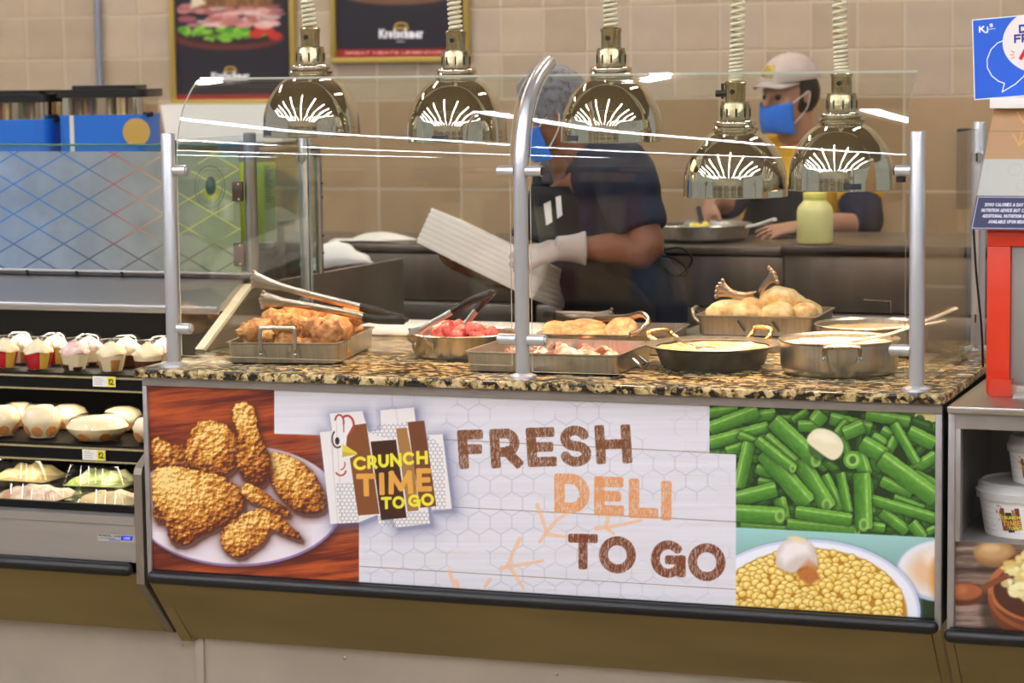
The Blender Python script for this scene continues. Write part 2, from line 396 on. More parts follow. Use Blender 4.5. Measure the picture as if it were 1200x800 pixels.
def wiremesh(sh, w, x, y, k, th, col, a):
    """hexagon wire pattern, k = cell width"""
    s3 = 1.1547; gx = x/k; gy = y/(k*s3*.95); d = np.full(x.shape, 9.)
    # distance to hexagon edges through two nearest cell centres
    row = np.floor(gy/.75); c1 = np.full(x.shape, 9.); c2 = np.full(x.shape, 9.)
    for dr in (-1, 0, 1, 2):
        r = row+dr; off = (r % 2)*.5
        for dc in (-1, 0, 1):
            cx = np.round(gx-off)+dc+off; cy = r*.75; q = np.hypot(gx-cx, (gy-cy)*s3*.98); nn = np.minimum(c1, q); c2 = np.minimum(c2, np.maximum(c1, q)); c1 = nn
    e = (c2-c1)*k/1.8; sh.put(w, a*np.clip(1.1-e/th, 0, 1), col)

def logo(sh, ox, oy, s=1.):
    """stacked boards emblem with a bird head and three lines of lettering; 1 unit = 1 artwork unit at s=1"""
    Z = lambda P: [(ox+p[0]*s/5, oy+p[1]*s/5) for p in P]
    A = Z([(45,205),(125,198),(165,740),(108,745)]); B = Z([(103,97),(295,82),(330,205),(385,690),(275,735),(160,742),(118,200)])
    Cc = Z([(328,205),(410,195),(420,752),(392,756)]); D = Z([(400,78),(597,62),(608,150),(692,742),(495,765),(420,600)]); E_ = Z([(680,222),(765,218),(820,655),(700,665)])
    if s > .8:
        w = sh.win(ox, oy, ox+175, oy+165, 20); x, y = sh.X[w], sh.Y[w]; dd = np.full(x.shape, 99.)
        for P in (A, B, D, E_): dd = np.minimum(dd, sh.polysd(w, [(p[0]+3, p[1]+3) for p in P]))
        sh.put(w, .62*np.exp(-np.maximum(dd, 0)/7.), rgb('#585a80'))
    for P in (A, E_, D, Cc, B):
        sh.poly(P, '#e9e4e2'); 
    if s > .8:
        w = sh.win(ox, oy, ox+175, oy+165); x, y = sh.X[w], sh.Y[w]; dd = np.full(x.shape, 99.)
        for P, mk in ((Z([(135,510),(260,500),(275,735),(160,742)]), 1), (Z([(405,160),(597,145),(608,180),(480,250),(330,215)]), 1), (Z([(680,222),(765,290),(790,655),(700,665)]), 1), (Z([(380,700),(692,660),(692,742),(495,765),(392,756)]), 1)):
            dd = np.minimum(dd, sh.polysd(w, P))
        k = dd < 0; ww = (w[0][k], w[1][k]); wiremesh(sh, ww, x[k], y[k], 5.2, .55, rgb('#6a6a78'), .7)
        for a, b in (((108,200),(150,742)), ((490,70),(505,150)), ((45,205),(103,200)), ((140,110),(175,735))): sh.line(Z([a, b]), .25, '#b5aaa6', .8)
    sh.poly(Z([(240,166),(318,155),(395,685),(270,695),(222,360),(265,335),(200,285),(205,230)]), '#7c4722')
    sh.poly(Z([(343,262),(492,250),(555,708),(405,722)]), '#3b1a09'); sh.poly(Z([(492,185),(555,180),(600,420),(625,665),(560,672)]), '#9d7140')
    sh.poly(Z([(560,148),(658,138),(728,640),(632,650)]), '#6d3c1e')
    T = 13*s/5
    g = lambda ch, a, b, c, d, col, th: glyph(sh, ch, ox+a*s/5, oy+b*s/5, ox+c*s/5, oy+d*s/5, col, th*s/5, (-.02, .03))
    for q in (('C',240,350,316,430),('R',322,343,382,422),('U',386,337,450,415),('N',456,330,524,410),('C',530,322,598,400),('H',610,316,678,396)): g(*q, '#eadf3c', 19)
    for q in (('T',258,450,372,584),('I',388,444,426,576),('M',444,434,590,572),('E',610,418,700,556)): g(*q, '#dfa245', 32)
    for q in (('T',403,586,466,658),('O',470,582,542,656),('G',562,572,634,646),('O',638,565,714,640)): g(*q, '#eadf3c', 18)
    # bird head: comb, eye, beak, wattle
    arcp = lambda cx, cy, rx, ry, a0, a1: Z(_a(cx, cy, rx, ry, a0, a1, 16))
    sh.line(arcp(160,150,26,45,-160,10), 1.0*s, '#a83832'); sh.line(arcp(205,165,40,55,-120,70), 1.3*s, '#a83832'); sh.line(Z([(185,150),(186,205)]), .6*s, '#a83832')
    sh.line(arcp(150,245,32,52,60,230), .9*s, '#2b1414'); sh.poly(arcp(148,258,13,22,0,360), '#2b1414')
    sh.poly(Z([(178,275),(262,325),(265,338),(178,352)]), '#e3cf3e'); sh.poly(Z([(178,318),(265,336),(178,352)]), '#c9ae35')
    sh.line(arcp(168,430,30,30,150,10), 1.0*s, '#b8403a'); sh.line(arcp(165,395,28,32,80,-20), .7*s, '#b8403a')
    sh.line(Z([(118,210),(125,440)]), .3*s, '#b3a7a3', .6)
# ------------------------------------------------------------------ front sheet artwork
HM = homog([(0, .8553), (1.95, .8553), (0, .3935), (1.95, .3935)], [(172.7, 451.8), (1096.1, 484.7), (178.8, 667.5), (1094.6, 725.5)])
def sheet_on_panel(x0, x1, z0, z1, nu, nv):
    X, Z = np.meshgrid(np.linspace(x0, x1, nu), np.linspace(z0, z1, nv)); q = HM[2, 0]*X+HM[2, 1]*Z+1
    return Sheet(nu, nv, (HM[0, 0]*X+HM[0, 1]*Z+HM[0, 2])/q, (HM[1, 0]*X+HM[1, 1]*Z+HM[1, 2])/q)

def woodfill(sh, w, cols, k=1., sl=-.12, seed=3):
    x, y = sh.X[w], sh.Y[w]; yy = y-sl*x; n = fbm(x*.012*k, yy*.13*k, seed, 5)+.25*(fbm(x*.05*k, yy*.8*k, seed+9, 2)-.5)
    n = np.clip((n-.3)*2.4, 0, 1)[:, None]; sh.C[w] = rgb(cols[0])*(1-n)+rgb(cols[1])*n

def front_art():
    sh = sheet_on_panel(0, 1.95, .392, .8553, 1180, 290); Z = lambda P: [(165+p[0]/3.265, 445+p[1]/3.265) for p in P]
    w = sh.win(160, 440, 440, 700); woodfill(sh, w, ('#5f1c0c', '#b4501f'))
    # plate
    for (cx, cy, rx, ry, c, a, sf) in ((375, 495, 410, 236, '#2c0d10', .55, 8), (370, 483, 400, 232, '#8a6fa0', 1, 1), (368, 478, 396, 228, '#e9dfe6', 1, 2), (360, 450, 340, 195, '#d3bfc4', .7, 16)):
        sh.poly(Z(_a(cx, cy, rx, ry, 0, 360, 60)), c, a, sf)
    pcs = [[(38,230),(60,215),(100,240),(170,255),(200,300),(180,345),(60,330),(38,320)],
      [(490,270),(560,285),(630,320),(680,390),(715,460),(705,500),(660,515),(600,510),(540,460),(495,400),(480,330)],
      [(165,265),(185,215),(205,165),(250,155),(320,160),(335,190),(375,215),(380,300),(350,355),(300,375),(200,345),(170,310)],
      [(345,110),(365,88),(400,85),(435,105),(440,170),(465,240),(490,290),(495,360),(460,415),(390,385),(360,320),(355,270),(375,210),(350,150)],
      [(42,480),(80,500),(90,545),(50,540)],
      [(38,340),(120,325),(200,345),(280,360),(350,385),(395,450),(395,500),(330,555),(240,590),(180,635),(115,630),(95,560),(75,500),(40,480)],
      [(370,410),(410,390),(460,420),(520,470),(570,500),(560,525),(480,490),(400,460)],
      [(300,600),(310,570),(370,520),(440,488),(510,500),(560,550),(615,600),(612,618),(540,590),(495,568),(470,620),(430,650),(380,685),(330,665),(305,630)]]
    for k, P in enumerate(pcs):
        P = chaikin(Z(P), 1); xs = [p[0] for p in P]; ys = [p[1] for p in P]; w = sh.win(min(xs), min(ys), max(xs), max(ys), 12); x, y = sh.X[w], sh.Y[w]
        sh.put(w, .75*np.exp(-np.maximum(sh.polysd(w, [(a+2, b+4) for a, b in P]), 0)/3.5), rgb('#3a1206'))
        sd = sh.polysd(w, P)+(fbm(x*.25, y*.25, 40+k, 3)-.5)*5
        def H(x, y):
            jx = x+2*(vnoise(x*.3, y*.3, 5)-.5); jy = y+2*(vnoise(x*.3, y*.3, 6)-.5)
            return -.8*worley(jx*.165, jy*.20, 8+k)+1.5*fbm(x*.11, y*.12, 20+k, 4)-.35*worley(jx*.5, jy*.5, 3)
        h0 = H(x, y); l = (h0-H(x+1.3, y+1.6))
        cx, cy = sum(xs)/len(xs), sum(ys)/len(ys); dome = np.clip(-sd/22, 0, 1)
        v = .49+.80*l+.34*(h0-.35)+.20*dome-.010*(y-cy)-.004*(x-cx); v = np.clip(v-.35*np.exp(-np.maximum(-sd, 0)/1.6), 0, 1)[:, None]
        c = np.where(v < .38, rgb('#4f1c06')*(1-v/.38)+rgb('#a85c19')*(v/.38), np.where(v < .72, rgb('#a85c19')*(1-(v-.38)/.34)+rgb('#d99b3e')*((v-.38)/.34), rgb('#d99b3e')*(1-(v-.72)/.28)+rgb('#f6d98a')*((v-.72)/.28)))
        sh.put(w, np.clip(.5-sd, 0, 1), c)
    # beans
    Q = lambda P: [(825+p[0]/3.079, 470+p[1]/3.079) for p in P]
    sh.poly([(825, 470), (1100, 470), (1100, 640), (825, 640)], '#16300c')
    sh.poly(Q([(660,40),(840,40),(840,110),(720,80)]), '#d6cb86', 1, 4)
    B = [(0,45,120,30,16),(150,62,255,45,18),(20,100,190,35,22),(20,150,230,95,20),(80,180,240,130,14),(260,62,330,64,11),(320,70,372,35,12),(340,90,420,88,18),(455,62,600,98,20),(585,48,740,76,18),(480,115,515,75,14),(640,108,672,126,20),(740,110,830,155,22),
      (605,130,650,160,20),(600,210,640,240,20),(430,270,492,398,20),(490,260,520,400,15),(590,280,602,400,14),(640,400,730,470,18),(555,180,582,265,22),(750,250,835,195,18),(752,270,832,312,24),(660,195,690,130,14),(684,82,765,222,15),(570,150,650,198,26),
      (195,290,250,300,14),(188,243,245,262,16),(640,287,745,340,18),(685,350,790,388,13),(125,122,190,150,13),(162,150,125,312,20),(270,350,288,430,20),(220,130,340,235,20),(345,215,448,385,27),(215,185,372,368,30),(190,140,325,248,16),(400,75,425,45,25),(505,118,572,90,22),
      (130,448,300,462,11),(300,442,560,468,17),(600,452,650,458,15),(330,400,530,428,20),(118,352,258,318,24),(110,403,285,415,27),(592,352,832,422,17),(568,262,576,458,27),(250,72,412,222,27),(640,208,835,350,30),(748,440,792,492,18),(806,472,834,460,12)]
    rb = np.random.RandomState(21)
    for k in range(150):
        x0, y0 = rb.uniform(828, 1100), rb.uniform(478, 632); th = rb.uniform(0, 3.14); L = rb.uniform(14, 34); g_ = rb.uniform(.25, 1); dx, dy = math.cos(th)*L, math.sin(th)*L*.6
        sh.line([(x0, y0), (x0+dx, y0+dy)], 5.6, '#14280a', .8); sh.line([(x0, y0), (x0+dx, y0+dy)], 4.6, rgb('#1f4510')*(1-g_)+rgb('#3f7420')*g_); sh.line([(x0, y0-1.2), (x0+dx, y0+dy-1.2)], 1.5, rgb('#3b6b1e')*(1-g_)+rgb('#669a3c')*g_, .7)
    for k, (a, b, c, d, r) in enumerate(B):
        r = r*1.16
        (x0, y0), (x1, y1) = Q([(a, b), (c, d)]); r = r/3.079; w = sh.win(min(x0, x1), min(y0, y1), max(x0, x1), max(y0, y1), r+6); x, y = sh.X[w], sh.Y[w]
        ex, ey = x1-x0, y1-y0; L = math.hypot(ex, ey)+1e-6; t = ((x-x0)*ex+(y-y0)*ey)/L; n = ((x-x0)*-ey+(y-y0)*ex)/L; tc = np.clip(t, r*.55, L-r*.55) if L > 1.2*r else np.full(t.shape, L/2)
        end = np.abs(t-tc); d_ = np.maximum(np.hypot(end*.9, n*.98), np.maximum(end+r*.35, np.abs(n)))-r+(vnoise(x*.3, y*.3, k)-.5)*.8
        sh.put(w, .6*np.exp(-np.maximum(d_-.5, 0)/1.8), rgb('#0c1c06'))
        s = (-n if ex > 0 else n)/r; s = -s if False else s; lit = s*(1 if ex > 0 else 1); m = np.clip(.50+.42*lit+.22*(vnoise(t*.2, n*.5+k, 4)-.5), 0, 1)[:, None]
        hue = rng.rand()*.3; base = rgb('#2f6118')*(1-m)+(rgb('#6fae38')*(1-hue)+rgb('#8fc04a')*hue)*m
        hl = np.exp(-((lit-.45)/.15)**2)*(.55+.6*vnoise(t*.25, n*0+k, 9)); base = base*(1-.5*hl[:, None])+rgb('#d4ecb0')*.5*hl[:, None]
        sh.put(w, np.clip(.5-d_, 0, 1), base)
        if k in (46, 39, 43, 45, 33, 35, 32): sh.poly(_a(x1-ex/L*r*.4, y1-ey/L*r*.4, r*.62, r*.8, 0, 360, 14), '#8dbb5c', .8); sh.poly(_a(x1-ex/L*r*.4, y1-ey/L*r*.4, r*.3, r*.42, 0, 360, 12), '#4d7a2a', .8)
    (gx, gy), = Q([(535, 212)]); sh.poly(_a(gx, gy, 11, 10.5, 0, 360, 24), '#57932c'); sh.poly(_a(gx, gy, 8, 7.6, 0, 360, 24), '#93bf60'); sh.poly(_a(gx, gy, 4, 4.6, 0, 360, 24), '#3d6b20')
    sh.poly(Q(_a(440,166,66,54,0,360,30)), '#10240a', .6, 3); sh.poly(chaikin(Q([(368,130),(395,100),(430,96),(475,114),(504,150),(500,190),(470,216),(445,207),(412,182),(372,152)])), '#eadfba', 1, 2); sh.poly(Q([(385,130),(400,112),(430,108),(465,125),(480,150),(440,150)]), '#faf3d8', .8, 6)
    # corn
    lo = [(855, 617.5), (1100, 630.2), (1100, 740), (855, 740)]; w = sh.win(855, 610, 1100, 740); sd = sh.polysd(w, lo); x, y = sh.X[w], sh.Y[w]
    g = np.clip((y-620)/100, 0, 1)[:, None]; sh.put(w, np.clip(.5-sd, 0, 1), rgb('#9fcfcb')*(1-g)+rgb('#5d7f72')*g)
    sh.poly(Q([(780,690),(840,700),(840,800),(780,800)]), '#1e3215', 1, 6)
    for (cx, cy, rx, ry, c, a, sf) in ((860,612,168,112,'#b9c0d8',1,2),(860,606,160,104,'#e8e6ea',1,3),(862,610,120,76,'#e4b98c',.9,16),(850,560,60,40,'#f3e9e0',.8,10),(832,640,16,70,'#d98b2e',.7,9)): sh.poly(Q(_a(cx, cy, rx, ry, 0, 360, 50)), c, a, sf)
    for (cx, cy, rx, ry, c, a, sf) in ((374,768,414,270,'#50606a',.5,5),(370,762,410,264,'#c9cfe8',1,1),(368,764,402,256,'#eef0f8',1,3),(380,768,352,236,'#b98322',1,3)): sh.poly(Q(_a(cx, cy, rx, ry, 0, 360, 60)), c, a, sf)
    r = np.random.RandomState(5); ks = []
    for i in range(1500):
        x, y = r.uniform(860, 1080), r.uniform(640, 728)
        ux, uy = (x-(825+380/3.079))/(352/3.079), (y-(470+768/3.079))/(236/3.079)
        if ux*ux+uy*uy < .93 and all((x-a)**2+(y-b)**2 > 27 for a, b in ks[-400:]): ks.append((x, y))
    ks.sort(key=lambda q: q[1])
    for x0, y0 in ks:
        rx, ry = r.uniform(4.4, 6.2), r.uniform(3.6, 5.0); w = sh.win(x0-rx, y0-ry, x0+rx, y0+ry, 3); x, y = sh.X[w], sh.Y[w]; th = r.uniform(-.8, .8)
        dx = (x-x0)*math.cos(th)+(y-y0)*math.sin(th); dy = -(x-x0)*math.sin(th)+(y-y0)*math.cos(th); q = np.hypot(dx/rx, dy/ry); q = (q**1.0)
        sh.put(w, .5*np.clip((1.35-q)/.3, 0, 1), rgb('#8f5510')); v = np.clip(.86-.30*((x-x0)*.3+(y-y0)*.9)/ry-.25*q**3+r.uniform(-.12, .12), 0, 1)[:, None]
        c = rgb('#d39a1e')*(1-v)+rgb('#fbe082')*v; sh.put(w, np.clip((1-q)*4+.5, 0, 1), c)
        sh.put(w, .8*np.exp(-((x-x0+1.1)**2+(y-y0+1.3)**2)/1.1), rgb('#fff6cf'))
    sh.poly(Q([(330,600),(360,570),(400,600),(420,640),(380,665),(340,640)]), '#b3662a', .9, 4)
    P = chaikin(Q([(255,575),(262,535),(290,500),(320,488),(360,495),(395,520),(408,570),(412,600),(380,590),(345,600),(325,622),(285,612),(262,598)])); sh.poly([(a+1, b+2) for a, b in P], '#7a4a1a', .5, 5); sh.poly(P, '#d9c8c0', 1, 2)
    sh.poly(Q([(268,560),(290,515),(330,500),(375,515),(380,550),(330,560),(290,590)]), '#f6efec', .9, 8); sh.poly(Q([(300,490),(330,486),(365,496),(362,512),(320,505)]), '#ecd9a8', .9, 3); sh.poly(Q([(345,600),(375,572),(408,590),(400,610),(370,600)]), '#c98a5a', .8, 5)
    # white boards with wire pattern
    W1 = [(320.7, 440), (831, 440), (831, 531), (862, 532.5), (862, 740), (420, 740), (420, 511.5), (320.7, 508)]
    xs = sh.X; w = sh.win(310, 440, 870, 740); sd = sh.polysd(w, W1); x, y = sh.X[w], sh.Y[w]
    n = fbm(x*.01, y*.35, 60, 4); c = rgb('#dedce3')*(.96+.08*n[:, None]); sh.put(w, np.clip(.5-sd/sh.px, 0, 1), c)
    k = np.clip((fbm(x*.02, y*.02, 71, 3)-.36)*6, 0, 1)*(sd < -1)*np.where(x < 440, (y > 600)*(x > 425), 1); wiremesh(sh, w, x, y+.03*x, 25.5, 1.1, rgb('#b0b0c4'), .55*k)
    for a, b in (((520,515),(832,530.3)), ((520,593.5),(862,611.4)), ((421,663.5),(862,690.6)), ((421,511.5),(520,515))): sh.line([a, b], .45, '#8a6a5c', .85)
    for i in range(60):
        x0 = r.uniform(440, 840); y0 = r.uniform(500, 700); sh.line([(x0, y0), (x0+r.uniform(15, 50), y0+r.uniform(.5, 2))], .35, '#d9b79a', .35)
    F = lambda *P: [(520+p[0]/3.333, 480+p[1]/3.333) for p in P]
    for P in (((364,372),(385,430),(398,480)), ((398,480),(440,430),(490,400)), ((398,485),(440,492),(500,497)), ((398,480),(372,518)), ((296,505),(268,560),(245,612)), ((222,618),(260,612),(330,600),(385,590)), ((255,612),(280,650),(310,698)), ((595,463),(650,458),(770,432)), ((640,420),(632,460),(662,485)), ((48,668),(55,694)), ((178,664),(158,692)), ((20,630),(40,690))):
        sh.line(F(*P), 2.6, '#eebb92', .8, lambda x, y: .75+.25*(fbm(x*.6, y*.6, 5, 2) > .45), r2=1.7)
    br = lambda x, y: np.clip(.78+1.2*(fbm(x*1.1, y*.28, 88, 3)-.4), .5, 1)*np.where(fbm(x*1.3, y*.22, 31, 2) > .66, .55, 1)
    S = 3.333
    def LT(ch, a, b, c, d, col, th, lean): glyph(sh, ch, 520+a/S, 480+b/S, 520+c/S, 480+d/S, col, th/S, lean, br)
    for q in (('F',50,80,150,232),('R',175,76,298,229),('E',318,71,432,224),('S',446,64,570,224),('H',586,61,726,213)): LT(*q, '#71401f', 38, (-.03, .06))
    for q in (('D',430,248,568,402),('E',586,260,703,412),('L',721,268,833,422),('I',848,277,888,432)): LT(*q, '#dd955c', 41, (.03, 0))
    for q in (('T',484,484,600,622),('O',605,493,748,638),('G',807,509,942,655),('O',953,520,1098,668)): LT(*q, '#6d3215', 35, (.02, 0))
    logo(sh, 365, 465)
    return sh

# ------------------------------------------------------------------ serving counter
cnt = thing('serving_counter', 'long hot food counter clad in a printed chicken, beans and corn panel with black bumper', 'counter', (.97, .5, 0))
OL = mat('apron_steel', '#a09065', .34, .75, var=.1, vscale=6, stretch=(.3,1,1)); KICK = mat('kick_plate', '#b9ad9c', .45, .35, var=.06, vscale=5)
b = MB(); b.box((-.012, .012, .38), (1.965, 1.05, .875)); part('body', b, DULL, cnt, True)
b = MB(); b.box((-.013, -.004, .856), (1.966, .014, .879), bev=.002); b.box((-.013, -.004, .37), (.0, .014, .8555), bev=.002); b.box((1.951, -.004, .37), (1.966, .014, .8555), bev=.002)
part('trim_frame', b, TRIM, cnt, True)
FS = front_art()
FS.obj('printed_panel', lambda u, v: (u*1.95, 0*u+.003, .392+v*.4633), cnt, world=True, label='panel printed with fried chicken, green beans, corn and the words fresh deli to go')
def bumper(x0, x1, z, parent, y=-.012):
    b = MB(); r = .0165; prof = []
    pts = [Vector((x0+r*(1-math.cos(a)), y, z)) for a in (0, .5, 1, 1.57)]+[Vector((x1-r*(1-math.cos(a)), y, z)) for a in (1.57, 1, .5, 0)]
    rs = [max(.001, r*math.sin(a)) for a in (0, .5, 1, 1.57)]; b.tube(pts, rs+rs[::-1], 16); b.box((x0+.012, y+.006, z+.008), (x1-.012, y+.016, z+.018))
    return part('bumper', b, BLACK, parent, True, ang=50)
bumper(-.008, 1.962, .378, cnt)
ZB, YB = .186, .17
b = MB(); b.prism([(.012, .0, .366), (.012, YB, ZB), (.012, YB+.02, ZB), (.012, .02, .366)], (1.93, 0, 0)); part('apron', b, OL, cnt, True)
b = MB(); b.prism([(-.016, -.0, .37), (-.016, YB+.005, ZB-.012), (-.016, YB+.03, ZB-.012), (-.016, .03, .37)], (.03, 0, 0)); part('end_bracket', b, OL, cnt, True); b = MB(); b.prism([(1.944, -.0, .37), (1.944, YB+.005, ZB-.01), (1.944, YB+.03, ZB-.01), (1.944, .03, .37)], (.02, 0, 0)); part('end_bracket', b, OL, cnt, True)
b = MB(); b.box((.035, YB+.03, 0), (1.966, YB+.05, ZB+.03)); part('kick_plate', b, KICK, cnt, True)
b = MB(); b.box((.012, YB+.022, 0), (.036, YB+.05, ZB-.004), bev=.002); part('kick_post', b, KICK, cnt, True)
for px, py in ((235, 760), (404, 771), (652, 790)):
    p = at(px, py, Y=YB+.03); b = MB(); b.ball((p.x, p.y, p.z), .005, 10, sc=(1,.5,1)); part('screw', b, STEEL, cnt, True)
# granite worktop
def edge_top():
    b = MB(); x0, x1, y0, y1, z0, z1 = -.022, 1.975, -.032, 1.06, .8795, .9003
    b.box((x0, y0, z0), (x1, y1, z1), bev=.004); return b
gt = part('granite_worktop', edge_top(), GRANITE); tag(gt, 'speckled brown and black granite slab carrying the hot food pans', 'worktop')
# ------------------------------------------------------------------ sneeze guard: posts, clamps, panes
ZG = .9003
PR = .0172
def post(name, label, x, y, z1, path=None, group=None, mat_=None):
    t = thing(name, label, 'post', (x, y, ZG), 0, group); m = mat_ or ALU
    b = MB()
    if path: b.tube(path, PR, 20)
    else: b.lathe([(PR, 0), (PR, z1-ZG-.004), (PR-.001, z1-ZG-.001), (PR-.004, z1-ZG), (0, z1-ZG)], n=24)
    part('pole', b, m, t); b = MB(); b.lathe([(PR, .012), (.024, .009), (.033, .006), (.034, .0), (0, .0)], n=28); part('base_flange', b, m, t, ang=60); return t
def clamp(t, z, dx, L=.032, r=.0135, nub=False):
    """stub arm that grips the pane; dx = side"""
    b = MB(); n = 18; x0, x1 = (dx*(PR-.003), dx*(PR+L)); vs = []
    prof = [(0, r*.8), (0, r), (1, r), (1.0, r*.85)]
    b.tube([(x0, 0, z), (x1*.999, 0, z), (x1, 0, z)], [r, r, r*.86], n); o = part('clamp_arm', b, ALU, t, ang=40)
    b = MB(); b.tube([(x1, 0, z), (x1+dx*.004, 0, z)], r*.72, n); part('end_cap', b, DARKGREY if nub else ALU, o)
    if nub:
        b = MB(); b.lathe([(.011, 0), (.011, .012), (0, .012)], (x1-dx*.012, .0, z-r-.011), 14); part('grip_screw', b, DARKGREY, o)
def disc(t, z, dy, x=0):
    b = MB(); b.tube([(x, dy*(PR-.004), z), (x, dy*(PR+.02), z)], .012, 18); o = part('clamp_disc', b, ALU, t)
    b = MB(); b.box((x-.0012, dy*(PR+.0195), z-.0105), (x+.0012, dy*(PR+.0212), z+.0105)); part('slot', b, DARKGREY, o)
XL, XC, XR, YF, YR_ = .0522, .9690, 1.8996, .0434, .867
pl = post('guard_post', 'aluminium post at the front left corner of the glass guard', XL, YF, 1.475); clamp(pl, 1.384-ZG, 1); clamp(pl, .995-ZG, 1)
pr = post('guard_post', 'thick aluminium post at the front right corner of the glass guard', XR, YF, 1.476); clamp(pr, 1.388-ZG, -1, nub=True); clamp(pr, .99-ZG, -1, .04, nub=False)
pth = [Vector((0, 0, 0)), Vector((0, 0, .2)), Vector((0, 0, .42)), Vector((0, .002, .49)), Vector((0, .010, .54)), Vector((0, .030, .60)), Vector((0, .068, .655)), Vector((0, .118, .695)), Vector((0, .175, .722)), Vector((0, .215, .735))]
pc = post('curved_guard_post', 'tall bright post in the middle of the guard, its top bent backwards', XC, YF, 0, smoothpath(pth, 5))
for s_ in (1, -1): clamp(pc, 1.385-ZG, s_, .036, nub=(s_ > 0)); clamp(pc, .99-ZG, s_, .040)
rl = post('guard_post', 'warm lit rear post of the guard at left, behind the chicken tray', XL-.01, YR_, 1.47); disc(rl, 1.383-ZG, -1); disc(rl, .985-ZG, -1)
rr = post('guard_post', 'rear right post of the guard, next to the red display frame', XR, YR_, 1.475); disc(rr, 1.387-ZG, -1); disc(rr, .983-ZG, -1)

def guard_prof(z0):
    P = [(0, z0), (0, z0+.2), (0, 1.36), (.001, 1.40), (.006, 1.44), (.016, 1.48), (.034, 1.52), (.062, 1.555), (.098, 1.585), (.14, 1.606)]
    S = smoothpath([(0, y, z) for y, z in P[2:]], 5); return [(P[0][0], P[0][1]), (P[1][0], P[1][1])]+[(v.y, v.z) for v in S]
def curved_pane(name, label, x0, x1, z0, z0b=None):
    t = thing(name, label, 'glass pane', ((x0+x1)/2, YF, z0)); pf = guard_prof(z0); n = len(pf); T = .006; outer = []; inner = []
    for i, (y, z) in enumerate(pf):
        a = pf[max(i-1, 0)]; c = pf[min(i+1, n-1)]; ty, tz = c[0]-a[0], c[1]-a[1]; l = math.hypot(ty, tz); ny, nz = -tz/l, ty/l
        outer.append((y+ny*T/2, z+nz*T/2)); inner.append((y-ny*T/2, z-nz*T/2))
    hx = (x1-x0)/2; b = MB(); O = lambda x, q: (x, q[0], q[1]-z0)
    vs = []; 
    for q in outer: vs += [O(-hx, q), O(hx, q)]
    for q in inner: vs += [O(-hx, q), O(hx, q)]
    fs = []; mi = []
    for i in range(n-1):
        a = 2*i; fs.append((a, a+1, a+3, a+2)); mi.append(0); c = 2*n+2*i; fs.append((c, c+2, c+3, c+1)); mi.append(0)
        fs.append((a, a+2, c+2, c)); mi.append(1); fs.append((a+1, c+1, c+3, a+3)); mi.append(1)
    fs.append((0, 2*n, 2*n+1, 1)); mi.append(1); e = 2*n-2; fs.append((e, e+1, 4*n-1, 4*n-2)); mi.append(1)
    b.v = vs; b.f = fs; b.m = mi; part('pane', b, [GLASS, EDGEL], t, ang=25); return t
curved_pane('curved_guard_glass', 'curved clear glass pane of the guard, left of the middle post', XL+.022, XC-.026, .928)
curved_pane('curved_guard_glass', 'curved clear glass pane of the guard, right of the middle post', XC+.024, XR-.026, .915)
def side_pane(name, label, x):
    t = thing(name, label, 'glass pane', (x, (YF+YR_)/2, ZG)); b = MB(); h = (YR_-YF)/2; ys, ye = -h+.03, h-.012; z0, z1 = .012, 1.457-ZG; T = .003
    b.add([(-T,ys,z0),(T,ys,z0),(T,ye,z0),(-T,ye,z0),(-T,ys,z1),(T,ys,z1),(T,ye,z1),(-T,ye,z1)], [(0,3,2,1),(4,5,6,7),(0,1,5,4),(2,3,7,6)], 1)
    b.add([(-T,ys,z0),(T,ys,z0),(T,ye,z0),(-T,ye,z0),(-T,ys,z1),(T,ys,z1),(T,ye,z1),(-T,ye,z1)], [(1,2,6,5),(3,0,4,7)], 0); part('pane', b, [GLASS, GEDGE], t); return t
side_pane('side_guard_glass', 'flat side glass closing the right end of the guard', XR-.004)
side_pane('side_guard_glass', 'flat side glass closing the left end of the guard', XL+.004)

